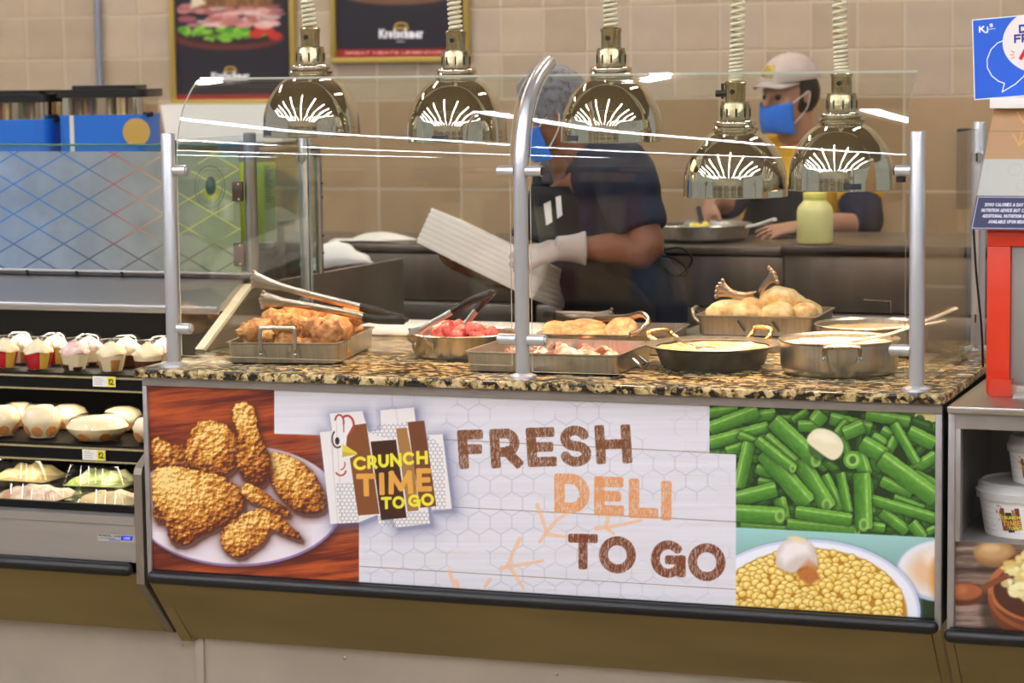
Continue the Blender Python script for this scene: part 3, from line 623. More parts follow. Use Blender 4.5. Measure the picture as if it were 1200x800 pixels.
# ------------------------------------------------------------------ heat lamps
COIL = mat('cream_cord', '#d9d2b4', .5); BRASS = mat('worn_nickel', '#b3a684', .22, 1, bump=.15, bscale=90); BULB = mat('lamp_glow', '#ffd9a0', .5, emit='#ffb066', estr=30)
INNER = mat('lamp_inside', '#efe6d6', .35, .6)
def lamp(x, y, zb, ztop, sway, label, coilgap=1., open_=False, stick=0., knob=False):
    t = thing('heat_lamp', label, 'heat lamp', (x, y, zb), 0, 'dome heat lamps over the counter')
    P = [(.1255,0),(.1262,.004),(.1250,.008),(.1258,.012),(.1248,.017),(.1255,.024),(.1245,.034),(.1238,.050),(.120,.068),(.1145,.085),(.106,.103),(.095,.120),(.081,.136),(.066,.148),(.052,.156),(.0520,.160)]
    S = [(v.x, v.z) for v in smoothpath([(a, 0, c) for a, c in P[7:]], 3)]; S = P[:7]+S
    b = MB(); b.lathe(S+[(.050, .160), (.050, .154)]+[(a-.002, c-.001) for a, c in reversed(P[:14])], n=56, closed=False); b.f = b.f[:-2] if False else b.f
    b2 = MB(); k = len(S)+2; q = S+[(.050, .160), (.050, .154)]+[(a-.002, max(c-.001, 0)) for a, c in reversed(P[:14])]
    b2.lathe(q, n=56, closed=True); part('dome_shade', b2, CHROME, t, ang=30)
    b = MB(); b.lathe([(.050,.156),(.0555,.160),(.0565,.166),(.053,.170),(.050,.172),(.052,.176),(.050,.181),(.044,.184),(0,.184)], n=40); part('neck_ring', b, CHROME, t, ang=50)
    b = MB(); b.lathe([(.034,.182),(.0365,.184),(.0365,.218),(.0345,.222),(.0345,.228),(.030,.229),(0,.229)], n=32); c = part('collar', b, BRASS, t, ang=40)
    for j in range(10):
        a = j*math.pi/5; b = MB(); ca, sa = math.cos(a), math.sin(a); b.tube([(ca*.0362, sa*.0362, .192), (ca*.0362, sa*.0362, .212)], .0022, 6); part('vent_slot', b, DARKGREY, c)
    b = MB(); b.lathe([(.024,.228),(.0245,.232),(.0245,.266),(.0265,.270),(.0265,.274),(.022,.278),(0,.279)], n=28); s = part('socket', b, BRASS, t, ang=40)
    b = MB(); a = -.7; b.tube([(.018*math.sin(a)*0+.0, -.024, .252), (0, -.029, .252)], .006, 10); part('set_screw', b, DARKGREY, s)
    if knob: b = MB(); b.tube([(-.020, -.006, .248), (-.046, -.010, .248)], .0085, 12); b.tube([(-.03, -.006, .235), (-.03, -.006, .272)], .004, 8); part('switch_knob', b, BLACKP, s)
    # coiled cord
    H = ztop-.276; turns = int(H/(.0115*coilgap)); n = turns*12; r = .0145; pts = []
    for i in range(n+1):
        f = i/n; a = 2*math.pi*turns*f; zz = .276+H*(f if not open_ else .62*f*f+.38*f); pts.append((sway*f+r*math.cos(a), r*math.sin(a), zz))
    b = MB(); b.tube(pts, .0045 if not open_ else .0042, 6); part('coiled_cord', b, COIL, t, ang=80)
    b = MB(); b.ball((0, 0, .05), .040, 16, sc=(1,1,1.1)); part('bulb', b, BULB, t)
    if stick is not None:
        b = MB(); b.grid(lambda u, v: (.1265*math.sin(stick+u*.34), -.1265*math.cos(stick+u*.34), .006+.013*v), 8, 2); part('rating_sticker', b, mat('sticker', '#3a3c46', .5), t, label='dark rating sticker')
    ld = bpy.data.lights.new('heat_light', 'SPOT'); ld.energy = HEAT_POWER; ld.color = (1, .70, .46); ld.spot_size = R_(105); ld.spot_blend = .6; ld.shadow_soft_size = .05
    lo = bpy.data.objects.new('heat_light', ld); COL.objects.link(lo); lo.parent = t; lo.location = (0, 0, -.004); lo['label'] = 'warm light'
    return t
LY = .42
def lx(px, py): p = at(px, py, Y=LY); return p.x, p.z
LAMPS = []
for px, py, sway, lab, cg, op, st, kn in ((366, 160, -.03, 'chrome dome heat lamp hanging first from the left over the chicken', 1, False, -.9, False), (536, 166, -.02, 'chrome dome heat lamp with dark sticker, left of the curved post', 1, False, -.15, False),
        (717, 166, -.01, 'chrome dome heat lamp in front of the hair-netted worker', 1, False, -.75, False), (862, 230, .015, 'low hung chrome heat lamp with a black side knob', 1.35, True, None, True), (986, 222, -.012, 'low hung chrome heat lamp nearest the right end post', 1.5, True, .25, False)):
    X, Z = lx(px, py); LAMPS.append(lamp(X, LY, Z, 2.105-Z, sway, lab, cg, op, st, kn))
lr = thing('lamp_rail', 'steel rail above the counter from which the heat lamps hang', 'rail', (.97, LY, 2.12)); b = MB(); b.tube([(-1.05, 0, .012), (1.05, 0, .012)], .02, 14); part('tube', b, ALU, lr)
for sx in (-1, 1): b = MB(); b.tube([(sx*.95, 0, .03), (sx*.95, 0, 1.68)], .008, 8); part('drop_rod', b, ALU, lr)
# ------------------------------------------------------------------ shell: floor, ceiling, back wall with tiles
YW = 3.15
b = MB(); b.box((-8, -12, -.05), (9, 4, 0)); struct('floor', b, mat('vinyl_floor', '#948468', .25, var=.15, vscale=2))
b = MB(); b.box((-8, -12, 3.8), (9, 4, 3.86)); struct('ceiling', b, mat('ceiling_panels', '#9a8d78', .9))
GROUT = mat('grout', '#cbbba2', .8, var=.05)
b = MB(); b.box((-5, YW, 0), (4, YW+.15, 3.8)); wall = struct('wall_back', b, GROUT)
TU = [mat('upper_tile', c, .35, var=.05, vscale=9, bump=.03, bscale=14) for c in ('#b29f86', '#b7a48b', '#ac9980', '#b3a18c')]
TL_ = [mat('lower_tile', c, .3, var=.06, vscale=6, bump=.03, bscale=12) for c in ('#a58a68', '#a98e6c', '#9f8462', '#ad9170')]
def tilemesh(s, mats, k):
    b = MB(); b.box((-s/2+.004, -.0022, -s/2+.004), (s/2-.004, .001, s/2-.004), bev=.0008); return b.mesh('tile', mats[k], False)
PT, X0T, ZT = .1637, -.046, 1.505
def far_tiles(m):
    # where the single tiles stop, the wall surface goes on with the same joints
    nt = m.node_tree; N, L = nt.nodes, nt.links; tc = N.new('ShaderNodeTexCoord'); sp = N.new('ShaderNodeSeparateXYZ'); L.new(tc.outputs['Object'], sp.inputs[0]); out = []
    for s_, c1, c2 in ((PT, '#b29f86', '#b7a48b'), (2*PT, '#a58a68', '#a98e6c')):
        ax = N.new('ShaderNodeMath'); ax.operation = 'SUBTRACT'; ax.inputs[1].default_value = X0T; L.new(sp.outputs[0], ax.inputs[0]); az = N.new('ShaderNodeMath'); az.operation = 'SUBTRACT'; az.inputs[1].default_value = ZT; L.new(sp.outputs[2], az.inputs[0])
        cb = N.new('ShaderNodeCombineXYZ'); L.new(ax.outputs[0], cb.inputs[0]); L.new(az.outputs[0], cb.inputs[1]); bt = N.new('ShaderNodeTexBrick'); bt.offset = 0; bt.inputs['Scale'].default_value = 1; bt.inputs['Brick Width'].default_value = s_; bt.inputs['Row Height'].default_value = s_; bt.inputs['Mortar Size'].default_value = .004
        bt.inputs['Color1'].default_value = (*lin(c1), 1); bt.inputs['Color2'].default_value = (*lin(c2), 1); bt.inputs['Mortar'].default_value = (*lin('#cbbba2'), 1); L.new(cb.outputs[0], bt.inputs['Vector']); out.append(bt)
    gt_ = N.new('ShaderNodeMath'); gt_.operation = 'GREATER_THAN'; gt_.inputs[1].default_value = ZT; L.new(sp.outputs[2], gt_.inputs[0]); mx = N.new('ShaderNodeMix'); mx.data_type = 'RGBA'
    L.new(gt_.outputs[0], mx.inputs[0]); L.new(out[1].outputs[0], mx.inputs[6]); L.new(out[0].outputs[0], mx.inputs[7]); L.new(mx.outputs[2], N['Principled BSDF'].inputs['Base Color'])
far_tiles(GROUT)
mu = [tilemesh(PT, TU, k) for k in range(4)]; ml = [tilemesh(2*PT, TL_, k) for k in range(4)]
jb = MB(); jb.box((X0T-17*PT, YW-.0006, ZT-6*PT), (X0T+13*PT, YW, ZT+7*PT)); struct('joint_bed', jb, mat('joint_mortar', '#cbbba2', .8), wall)
r = random.Random(3)
for i in range(-9, 6):
    for j in range(3):
        o = part('tile', ml[r.randrange(4)], None, wall); o.location = (X0T+(i+.5)*2*PT, YW-.001, ZT-(j+.5)*2*PT)
for i in range(-17, 13):
    for j in range(7):
        o = part('tile', mu[r.randrange(4)], None, wall); o.location = (X0T+(i+.5)*PT, YW-.001, ZT+(j+.5)*PT)
b = MB(); b.tube([(-1.847, YW-.022, ZT+.0), (-1.85, YW-.022, 3.79)], .0125, 12); cp = part('conduit_pipe', b, mat('grey_conduit', '#8e93a3', .35, .6)); tag(cp, 'grey metal pipe running up the tiled wall at far left', 'pipe')
# ceiling light fixtures
TUBE = mat('fluorescent_tube', '#ffffff', .5, emit='#f4f6ff', estr=STRIP_POWER); FIX = mat('fixture_white', '#e8e4da', .5)
def fixture(x, y0, y1, along='y', lab='', z=3.62):
    t = thing('ceiling_light', lab, 'ceiling light', (x, (y0+y1)/2, z), 0, 'fluorescent strips on the store ceiling'); h = (y1-y0)/2
    if along == 'y': a, c = (-.09, -h, 0), (.09, h, .09); e, f = (-.03, -h+.02, -.03), (.03, h-.02, 0)
    b = MB(); b.box(a, c); part('housing', b, FIX, t); b = MB(); b.box(e, f); part('tube', b, TUBE, t)
    b = MB(); b.box((-.004, -h+.3, .09), (.004, -h+.31, .185)); b.box((-.004, h-.31, .09), (.004, h-.30, .185)); part('hanger', b, FIX, t, kind='stuff')
    return t
ORD = ('first', 'second', 'third', 'fourth', 'fifth', 'sixth', 'seventh', 'eighth', 'ninth', 'tenth', 'eleventh')
for k in range(11):
    for y0, y1, w_ in ((-11.5, -6.2, 'far aisle row'), (-5.8, -.9, 'row nearest the counter')):
        fixture(-6.5+1.3*k, y0, y1, lab='long fluorescent ceiling strip, %s from the left in the %s' % (ORD[k], w_))
KT = mat('kitchen_fill_tube', '#ffffff', .5, emit='#fff6ea', estr=80.)  # unseen kitchen strips, added and made stronger to brighten the back wall
for x, w_ in ((-2.9, 'left'), (-1.2, 'second from left'), (.5, 'second from right'), (2.2, 'right')):
    kf = fixture(x, 1.2, 2.6, lab='unseen short ceiling strip added above the kitchen to brighten the wall, %s' % w_); [c for c in kf.children if c.name.startswith('tube')][0].data.materials[0] = KT

# shop wall and stocked shelving on the customer side, seen in the chrome and glass
b = MB(); b.box((-8, -12.1, 0), (9, -12, 3.8)); struct('wall_front', b, mat('shop_wall', '#a89a86', .8))
SHM = [mat('carton_'+n, c, .6) for n, c in (('red', '#7d4a44'), ('cream', '#d8cba8'), ('blue', '#4d5a73'), ('brown', '#6b4a32'), ('green', '#66705a'), ('orange', '#a58462'))]; GOND = mat('gondola_grey', '#6a655e', .6)
rg = random.Random(12)
for k, (x, y) in enumerate(((-4.6, -9.4), (-2.2, -9.6), (.4, -9.8), (3.4, -9.8), (6.0, -9.4))):
    t = thing('store_shelf', 'stocked store shelf across the aisle, %s from the left' % ('first', 'second', 'third', 'fourth', 'fifth')[k], 'shelf', (x, y, 0), 0, 'store shelves across the aisle')
    b = MB(); b.box((-1.0, -.3, 0), (1.0, -.27, 2.0)); part('back_board', b, GOND, t)
    for z in (.15, .6, 1.05, 1.5): b = MB(); b.box((-1.0, -.27, z-.03), (1.0, .15, z)); part('shelf_board', b, GOND, t)
    for z in (.15, .6, 1.05, 1.5):
        b = MB(); xx = -.98
        while xx < .9: w_ = rg.uniform(.08, .2); h_ = rg.uniform(.2, .38); b.box((xx, -.2, z), (xx+w_-.01, .12, z+h_), rg.randrange(6)); xx += w_
        part('packages', b, SHM, t, kind='stuff')

def proj_px(x, y, z):
    d = np.stack([x-CAM.x, y-CAM.y, z-CAM.z], -1); zz = d @ np.array(_w); return 600+FPX*(d @ np.array(_r))/zz, 400-FPX*(d @ np.array(_u))/zz
def flat_sheet(x0, x1, y, z0, z1, nu, nv):
    """sheet facing the store; artwork coordinates are the photograph's, flattened onto this plane"""
    q = [(x0, z0), (x1, z0), (x0, z1), (x1, z1)]; pts = [proj_px(np.array(a), np.array(y), np.array(c)) for a, c in q]
    H = homog(q, [(float(a), float(c)) for a, c in pts]); X, Z = np.meshgrid(np.linspace(x0, x1, nu), np.linspace(z0, z1, nv)); k = H[2, 0]*X+H[2, 1]*Z+1
    return Sheet(nu, nv, (H[0, 0]*X+H[0, 1]*Z+H[0, 2])/k, (H[1, 0]*X+H[1, 1]*Z+H[1, 2])/k)
GOLD = mat('gold_frame', '#b39a4e', .4, .4); 
def poster(label, x0, x1, z0, z1, paint):
    t = thing('framed_poster', label, 'poster', ((x0+x1)/2, YW-.007, (z0+z1)/2), 0, 'dark framed food posters'); w, h = (x1-x0)/2, (z1-z0)/2; F = .022
    for a, c in (((-w, -.02, -h), (w, 0, -h+F)), ((-w, -.02, h-F), (w, 0, h)), ((-w, -.02, -h+F), (-w+F, 0, h-F)), ((w-F, -.02, -h+F), (w, 0, h-F))):
        b = MB(); b.box(a, c, bev=.003); part('frame_rail', b, GOLD, t)
    sh = flat_sheet(x0+F, x1-F, YW-.015, z0+F, z1-F, 200, 330); sh.C[:] = rgb('#1b1622'); paint(sh)
    sh.obj('print', lambda u, v: (-w+F+u*2*(w-F), 0*u-.008, -h+F+v*2*(h-F)), t, INKM); return t
def brand(sh, cx, cy, k):
    sh.line(_a(cx, cy-8*k, 7*k, 3*k, 180, 360, 8), 1.2*k, '#b08f3a'); sh.line([(cx-8*k, cy-5*k), (cx+8*k, cy-5*k)], 1.4*k, '#b08f3a')
    word(sh, 'Kretschmar', cx-26*k, cy-4*k, 11*k, '#efecf2', 2.4*k, w=52*k); word(sh, 'DELI', cx-5*k, cy+9*k, 2.5*k, '#c9c4c8', .6, w=10*k)
def p1(sh):
    for (cx, cy, rx, ry, c, sf) in ((268,44,66,15,'#5a2620',3),(268,40,60,12,'#2b1518',3)): sh.poly(_a(cx, cy, rx, ry, 0, 360, 40), c, 1, sf)
    r = np.random.RandomState(8)
    for i in range(46):
        a = r.uniform(212, 318); c = ('#6fae32', '#86c33c', '#4f8c26')[i % 3]; sh.poly(_a(a, 36+r.uniform(-6, 12)*(1-abs(a-260)/70), r.uniform(3, 7), r.uniform(2, 5), 0, 360, 10), c, .9, 3)
    for a in (213, 220, 226): sh.poly(_a(a, 24, 5, 3, 0, 360, 10), '#7a2a72', .8, 3)
    for a, c in ((300, 40), (314, 36), (322, 42), (305, 33)): sh.poly(_a(a, c, 8, 5, 0, 360, 12), '#c22c20', .95, 3)
    for i in range(70):
        a = r.uniform(214, 326); c = r.uniform(6, 30); sh.poly(_a(a, c, r.uniform(6, 13), r.uniform(2, 5), 0, 360, 12), ('#c98a86', '#b8706c', '#dba9a2', '#a35b56', '#e6c3ba')[i % 5], .8, 2.5)
    sh.poly([(222,-60),(330,-60),(318,8),(235,9)], '#8a5f3a', 1, 4); sh.poly([(222,-60),(245,-60),(240,5),(224,10)], '#dccfae', 1, 4)
    w = sh.win(220, -60, 330, 9); x, y = sh.X[w], sh.Y[w]; sh.put(w, .5*(fbm(x*.2, y*.2, 3) > .52)*(x > 236)*(y < 7), rgb('#5b3a22'))
    brand(sh, 270, 88, .86); sh.poly([(190,111),(350,110),(350,121.5),(190,122.5)], '#8f1d20', 1, 1)
def p2(sh):
    sh.poly([(380,-300),(560,-300),(560,-40),(380,-40)], '#2a1c1c'); sh.poly(_a(465, -8, 68, 14, 0, 360, 30), '#6b4a34', 1, 4); sh.poly(_a(465, -14, 60, 12, 0, 360, 30), '#a97b4a', 1, 4)
    sh.poly(_a(465, -40, 60, 26, 0, 360, 30), '#c08a80', 1, 6)
    brand(sh, 470, 38, 1.); sh.poly([(385,58),(560,56.5),(560,66.5),(385,68.5)], '#8f1d20', 1, 1); word(sh, 'GREAT MEATS LEGENDARY', 404, 60.5, 3.2, '#e3a49c', .9, w=120, slope=-.008)
poster('black framed sandwich poster on the wall above the far left case', -1.543, -1.02, 1.49, 2.25, p1)
poster('black framed poster with gold rim between the first two lamps', -.876, -.325, 1.64, 2.40, p2)

# ------------------------------------------------------------------ kitchen line behind
KST = mat('kitchen_steel', '#6f6459', .35, .45, var=.15, vscale=4, stretch=(3,1,.5)); KD = mat('kitchen_dark', '#33251f', .45, .3, var=.2, vscale=5); KL = mat('kitchen_ledge', '#8a8178', .35, .6)
def range_unit(name, label, x0, x1, y0, y1, ztop, cat='cooking range', rail=True, zl=.88):
    t = thing(name, label, cat, ((x0+x1)/2, (y0+y1)/2, 0)); w = (x1-x0)/2; d = (y1-y0)/2
    b = MB(); b.box((-w, -d+.03, .12), (w, d, ztop-.025)); part('body', b, KD, t)
    b = MB(); b.box((-w, -d, ztop-.022), (w, d, ztop), bev=.004); part('top_plate', b, KST, t)
    b = MB(); b.box((-w+.006, -d+.012, zl+.005), (w-.006, -d+.035, ztop-.03), bev=.004); part('upper_panel', b, KST, t)
    b = MB(); b.box((-w, -d-.02, zl-.075), (w, -d+.03, zl), bev=.006); part('front_ledge', b, KL, t)
    for sx in (-1, 1):
        for sy in (-1, 1): b = MB(); b.tube([(sx*(w-.05), sy*(d-.06), 0), (sx*(w-.05), sy*(d-.06), .13)], .02, 10); part('leg', b, KST, t)
    return t
range_unit('cooking_range', 'dark steel range behind the leaning worker, at left of the kitchen', -.72, .30, 1.95, 2.5, 1.062)
range_unit('cooking_range', 'steel range carrying the stirred pan, between the two workers', .34, 1.135, 1.95, 2.5, 1.068)
g = range_unit('griddle', 'wide griddle with dark rounded top rail behind the milky bottle', 1.15, 2.1, 1.85, 2.45, 1.085, 'griddle')
b = MB(); b.tube([(-.475, -.30, 1.07), (.475, -.30, 1.07)], .016, 12); part('top_rail', b, KD, g)
b = MB(); b.ball((-.462, -.32, .93), .011, 10); part('knob', b, WHITEP, g)
# paper on the range top
b = MB(); b.grid(lambda u, v: (-.40+.28*u, 2.0+.25*v, 1.0645+.012*math.sin(u*5)*v+.006*math.sin(v*7+u*3)), 14, 10); o = part('paper_sheet', b, WHITE, mod=lambda o: setattr(o.modifiers.new('s', 'SOLIDIFY'), 'thickness', .0015)); tag(o, 'white paper sheet lying on the dark range left of the foam boxes', 'paper')
# pole leaning at right
t = thing('broom', 'dark broom with pale wooden handle standing by the wall at right', 'broom', tuple(at(1122, 420, Y=2.85)))
pb = at(1122, 420, Y=2.85); t.location = (pb.x, 2.85, 0)
b = MB(); b.tube([(0, 0, .02), (-.012, .1, 1.15)], .014, 10); part('handle', b, mat('pale_wood', '#b98f5c', .5), t)
b = MB(); b.box((-.022, .07, 1.13), (.022, .13, 1.40), bev=.008); b2 = part('brush_head', b, DARKGREY, t)
# bottle, pan
def bottle():
    t = thing('squeeze_bottle', 'pale yellow round-shouldered bottle standing on the griddle rim', 'bottle', (1.19, 1.92, 1.086)); p = at(955, 285, Y=1.92); t.location = (p.x, 1.92, 1.0865)
    pf = [(.050,0),(.054,.006),(.054,.095),(.050,.110),(.036,.126),(.033,.130)]; b = MB(); b.lathe(pf+[(0,.130)], n=28); part('bottle_body', b, mat('yellow_liquid', '#f0ea9c', .3, sss=.2), t, ang=60)
    b = MB(); b.lathe([(.034,.130),(.035,.132),(.035,.150),(.032,.153),(0,.153)], n=24); part('cap', b, mat('yellow_cap', '#e6dc6a', .4), t, ang=60); return t
bottle()
def fry_pan():
    p = at(822, 290, Y=2.2); t = thing('frying_pan', 'wide shallow steel pan stirred by the worker in the cap', 'pan', (p.x, 2.2, 1.069))
    b = MB(); b.lathe([(0,.001),(.128,.001),(.146,.012),(.156,.050),(.160,.052),(.158,.055),(.152,.051),(.142,.016),(.124,.006),(0,.006)], n=44); part('pan_body', b, PANM, t, ang=40)
    b = MB(); b.tube(smoothpath([(.150,-.02,.045),(.20,-.05,.055),(.26,-.09,.075)], 4), .011, 10, flat=.55); part('handle', b, WHITEP, t)
    b = MB(); b.ball((0, 0, .012), .12, 18, sc=(1,1,.05)); b2 = part('sauce', b, mat('dark_sauce', '#4f5a34', .25), t)
    e = thing('scrambled_egg', 'pile of yellow egg on the spatula in the frying pan', 'egg', (p.x-.0, 2.17, 1.09)); r = random.Random(4); b = MB()
    for i in range(16): b.ball((r.gauss(0, .022), r.gauss(0, .015), r.uniform(0, .03)), r.uniform(.009, .017), 8)
    part('egg_curds', remesh(b, .004, 2), None, e).data.materials.append(mat('egg', '#f3e06a', .45))
    return t
fry_pan()
# ------------------------------------------------------------------ refrigerated case at left
CX0 = -1.6; CX1 = -.047
CDK = mat('case_black', '#070606', .5, spec=.2); CIN = mat('case_inside', '#050404', .7, spec=.1); FAS = mat('fascia_steel', '#a8a29c', .36, .65, var=.04, vscale=10, stretch=(.3,4,4)); LIPM = mat('lip_steel', '#b5b2b0', .3, .8)
RAILM = mat('lit_rail', '#d8cfa6', .25, .9); ENDM = mat('end_panel_steel', '#857a6e', .38, .5, var=.06, vscale=6); PALE = mat('pale_edge', '#e9e2cc', .35)
case = thing('refrigerated_case', 'open refrigerated dessert case with steel fascia and black shelves at far left', 'display case', ((CX0+CX1)/2, .6, 0))
def cp(name, *bx, m=None, bev=0, label=None, **k):
    b = MB()
    for a, c in bx: b.box(a, c, bev=bev)
    return part(name, b, m, case, True, label=label, **k)
cp('rear_wall', ((CX0, .74, .2), (CX1, .80, 1.03)), m=CIN)
cp('case_floor', ((CX0, .012, .40), (CX1, .74, .495)), m=CIN)
b = MB(); b.prism([(CX0, .0, .523), (CX0, .03, .527), (CX0, .03, .503), (CX0, 0, .503)], (CX1-CX0, 0, 0)); part('fascia_lip', b, LIPM, case, True)
cp('fascia', ((CX0, .003, .408), (CX1, .02, .502)), m=FAS)
cp('front_curb', ((CX0, .03, .50), (CX1, .045, .545)), m=CDK)
bumper(CX0, CX1-.002, .392, case)
b = MB(); b.prism([(CX0, .0, .380), (CX0, .145, .203), (CX0, .165, .203), (CX0, .02, .380)], (CX1-CX0, 0, 0)); part('apron', b, OL, case, True)
cp('kick_plate', ((CX0, .205, 0), (.010, .225, .235)), m=KICK)
for px, py in ((218, 756),): p = at(px, py, Y=.19); b = MB(); b.ball((p.x-.012, .19, p.z), .005, 10, sc=(1,.5,1)); part('screw', b, STEEL, case, True)
# end panel: profile in the YZ plane
EP = [(0, .355), (0, .632), (.006, .648), (.022, .658), (.10, .70), (.355, .90), (.653, 1.045), (1.727, 1.036), (1.727, .3), (.20, .3), (.165, .20), (.15, .20)]
b = MB(); b.prism([(-.046, y, z) for y, z in EP], (.022, 0, 0)); part('end_panel', b, ENDM, case, True, smooth=False)
b = MB(); b.prism([(-.0475, .352, .906), (-.0475, .652, 1.0515), (-.0475, .664, 1.046), (-.0475, .366, .900)], (.0245, 0, 0)); part('edge_strip', b, PALE, case, True, label='pale slanted edge strip')
# canopy ledge and gasket under the upper glass
b = MB(); b.prism([(CX0, .655, 1.066), (CX0, .52, 1.012), (CX0, .50, 1.005), (CX0, .50, .990), (CX0, .52, .990), (CX0, .70, 1.03)], (CX1-CX0, 0, 0)); part('canopy_ledge', b, LIPM, case, True, smooth=False)
cp('canopy_lip', ((CX0, .490, .982), (CX1, .502, 1.004)), m=LIPM, bev=.003)
cp('gasket', ((CX0, .645, 1.058), (CX1+.03, .675, 1.072)), m=BLACKP, bev=.003); cp('gasket_rail', ((CX0, .645, 1.073), (CX1+.03, .672, 1.081)), m=LIPM, bev=.002)
for px in (32, 90, 143):
    p = at(px, 321, Y=.645); cp('gasket_clip', ((p.x-.003, .641, 1.062), (p.x+.003, .645, 1.078)), m=DARKGREY)
# shelves
def shelf(z, yf, name='shelf'):
    b = MB(); b.box((CX0, yf+.006, z-.018), (CX1-.003, .735, z)); s = part(name, b, CDK, case, True)
    b = MB(); b.box((CX0, yf-.004, z-.040), (CX1-.003, yf+.006, z-.006)); part('price_channel', b, CDK, s, True)
    for dz in (-.008, -.042): b = MB(); b.box((CX0, yf-.008, z+dz-.0025), (CX1-.003, yf+.004, z+dz+.0025)); part('lit_rail', b, RAILM, s, True)
    return s
S1Y, S2Y = .34, .235
z1 = at(80, 437.5, Y=S1Y).z; z2 = at(80, 520, Y=S2Y).z
sh1 = shelf(z1, S1Y); sh2 = shelf(z2, S2Y)
def price_tag(px, py, Y, label):
    p = at(px, py, Y=Y-.009); t = thing('price_tag', label, 'price tag', (p.x, Y-.009, p.z)); sh = Sheet(60, 24, *np.meshgrid(np.linspace(0, 30, 60), np.linspace(12, 0, 24))); sh.C[:] = rgb('#e9e6df')
    sh.poly([(19, 0), (30, 0), (30, 12), (19, 12)], '#e6dc3c'); r = np.random.RandomState(int(px))
    for k in range(4): sh.line([(2, 2.2+k*2.4), (r.uniform(10, 16), 2.2+k*2.4)], .35, '#8c8a90', .8)
    for q in ((21, 3, 22, 9), ): sh.line([(22, 3), (22, 9)], .7, '#2a2410')
    sh.line(_a(25, 5, 1.8, 2, 180, 400, 10)+[(23.5, 9), (28, 9)], .7, '#2a2410'); w, h = .0335, .0135
    b = MB(); b.box((-w, 0, -h), (w, .002, h)); part('card', b, WHITEP, t); sh.obj('print', lambda u, v: (-w+2*w*u, 0*u-.0006, -h+2*h*v), t, INKM)
price_tag(122, 447, S1Y, 'white and yellow price tag on the upper dessert shelf'); price_tag(110, 533, S2Y, 'white and yellow price tag on the lower dessert shelf')
# maker's badge on the fascia
p0 = at(114, 625, Y=.002); p1_ = at(157, 636, Y=.002)
sh = Sheet(130, 36, *np.meshgrid(np.linspace(0, 43, 130), np.linspace(11, 0, 36))); sh.C[:] = rgb('#aaa59f'); word(sh, 'GENERAL CASE', 1, .8, 3, '#4a4745', .7, w=27); word(sh, 'COLD COUNTERS', 1, 5, 2.2, '#6a6765', .5, w=20)
sh.poly([(28.5, 1), (42, 1), (41, 8), (27.5, 8)], '#1c26c8'); word(sh, 'LINE', 31, 2.5, 4, '#9fb4ff', .9, w=8); sh.line([(14, 8.6), (27, 8.6)], .6, '#2a36c8')
sh.C[:] = sh.C; sh.obj('badge_print', lambda u, v: (p0.x+(p1_.x-p0.x)*u, 0*u+.0022, p1_.z+(p0.z-p1_.z)*v), case, world=True, label='small grey and blue badge')
# upper glass with printed diamond film
GX0, GX1, GY, GZ0, GZ1 = -1.5, -.055, .66, 1.075, 1.427
ug = thing('case_glass', 'upright case glass with a blue to yellow diamond lattice film', 'glass pane', ((GX0+GX1)/2, GY, GZ0))
b = MB(); b.box((GX0, GY-.004, GZ0), (GX1, GY+.004, GZ1-.001)); part('pane', b, GLASSG, ug, True); b = MB(); b.box((GX0, GY-.004, GZ1-.0045), (GX1, GY+.004, GZ1+.0015), bev=.001); part('green_edge', b, GEDGE, ug, True, label='green polished top edge')
fz1 = 1.408; fl = flat_sheet(GX0, GX1, GY-.0045, GZ0+.004, fz1, 760, 180)
X, Y = fl.X, fl.Y; t_ = np.clip((X-0)/190, 0, 1)[..., None]; n_ = fbm(X*.03, Y*.03, 4)[..., None]
fl.C = (rgb('#8ea3bd')*(1-t_)+rgb('#969c95')*t_)*(.78+.2*n_); g_ = np.clip((X-190)/60, 0, 1)[..., None]; fl.C = fl.C*(1-g_)+rgb('#8c9a78')*(.9+.2*n_)*g_
def lat_col(x, y):
    c = [('#1f6fc8', -400), ('#2468b8', 60), ('#2f5f9c', 105), ('#a04a4a', 135), ('#b0795c', 165), ('#c8a878', 195), ('#cfd25a', 225), ('#d8dd6a', 290), ('#d8dd6a', 700)]
    xs = [q[1] for q in c]; cs = np.array([rgb(q[0]) for q in c]); o = np.stack([np.interp(x, xs, cs[:, k]) for k in range(3)], -1)
    d = np.clip((y-272)/25, 0, 1)[..., None]*np.where((x > 210), .9, .75)[..., None]; return o*(1-d)+rgb('#2c3038')*d
ph = (X-16.2)/58.6; qv = (Y-215.7)/35.0; a_ = np.abs((ph+qv+.5) % 1-.5); b_ = np.abs((ph-qv+.5) % 1-.5); dd = np.minimum(a_, b_)*30
al = np.clip((1.15-dd)/.8, 0, 1)*np.where((X > 205) & (X < 232) & (Y < 200), .2, 1); fl.C = fl.C*(1-.85*al[..., None])+lat_col(X, Y)*.85*al[..., None]
for r_, c_ in ((22, '#5b6a4c'), (18, '#6f7d5a')): fl.line(_a(246, 219, r_*.8, r_*1.12, 0, 360, 40), .5, c_, .9)
fl.poly(_a(248, 226, 9, 9, 0, 360, 20), '#a8a832', .9, 2); fl.poly(_a(247, 218, 6, 11, 0, 360, 24), '#2d4a44', 1, 1.5); fl.poly(_a(246, 215, 3, 6, 0, 360, 24), '#4a6a70', .8, 2)
fl.obj('lattice_film', lambda u, v: (GX0+(GX1-GX0)*u, 0*u+GY-.0048, GZ0+.004+(fz1-GZ0-.004)*v), ug, world=True)
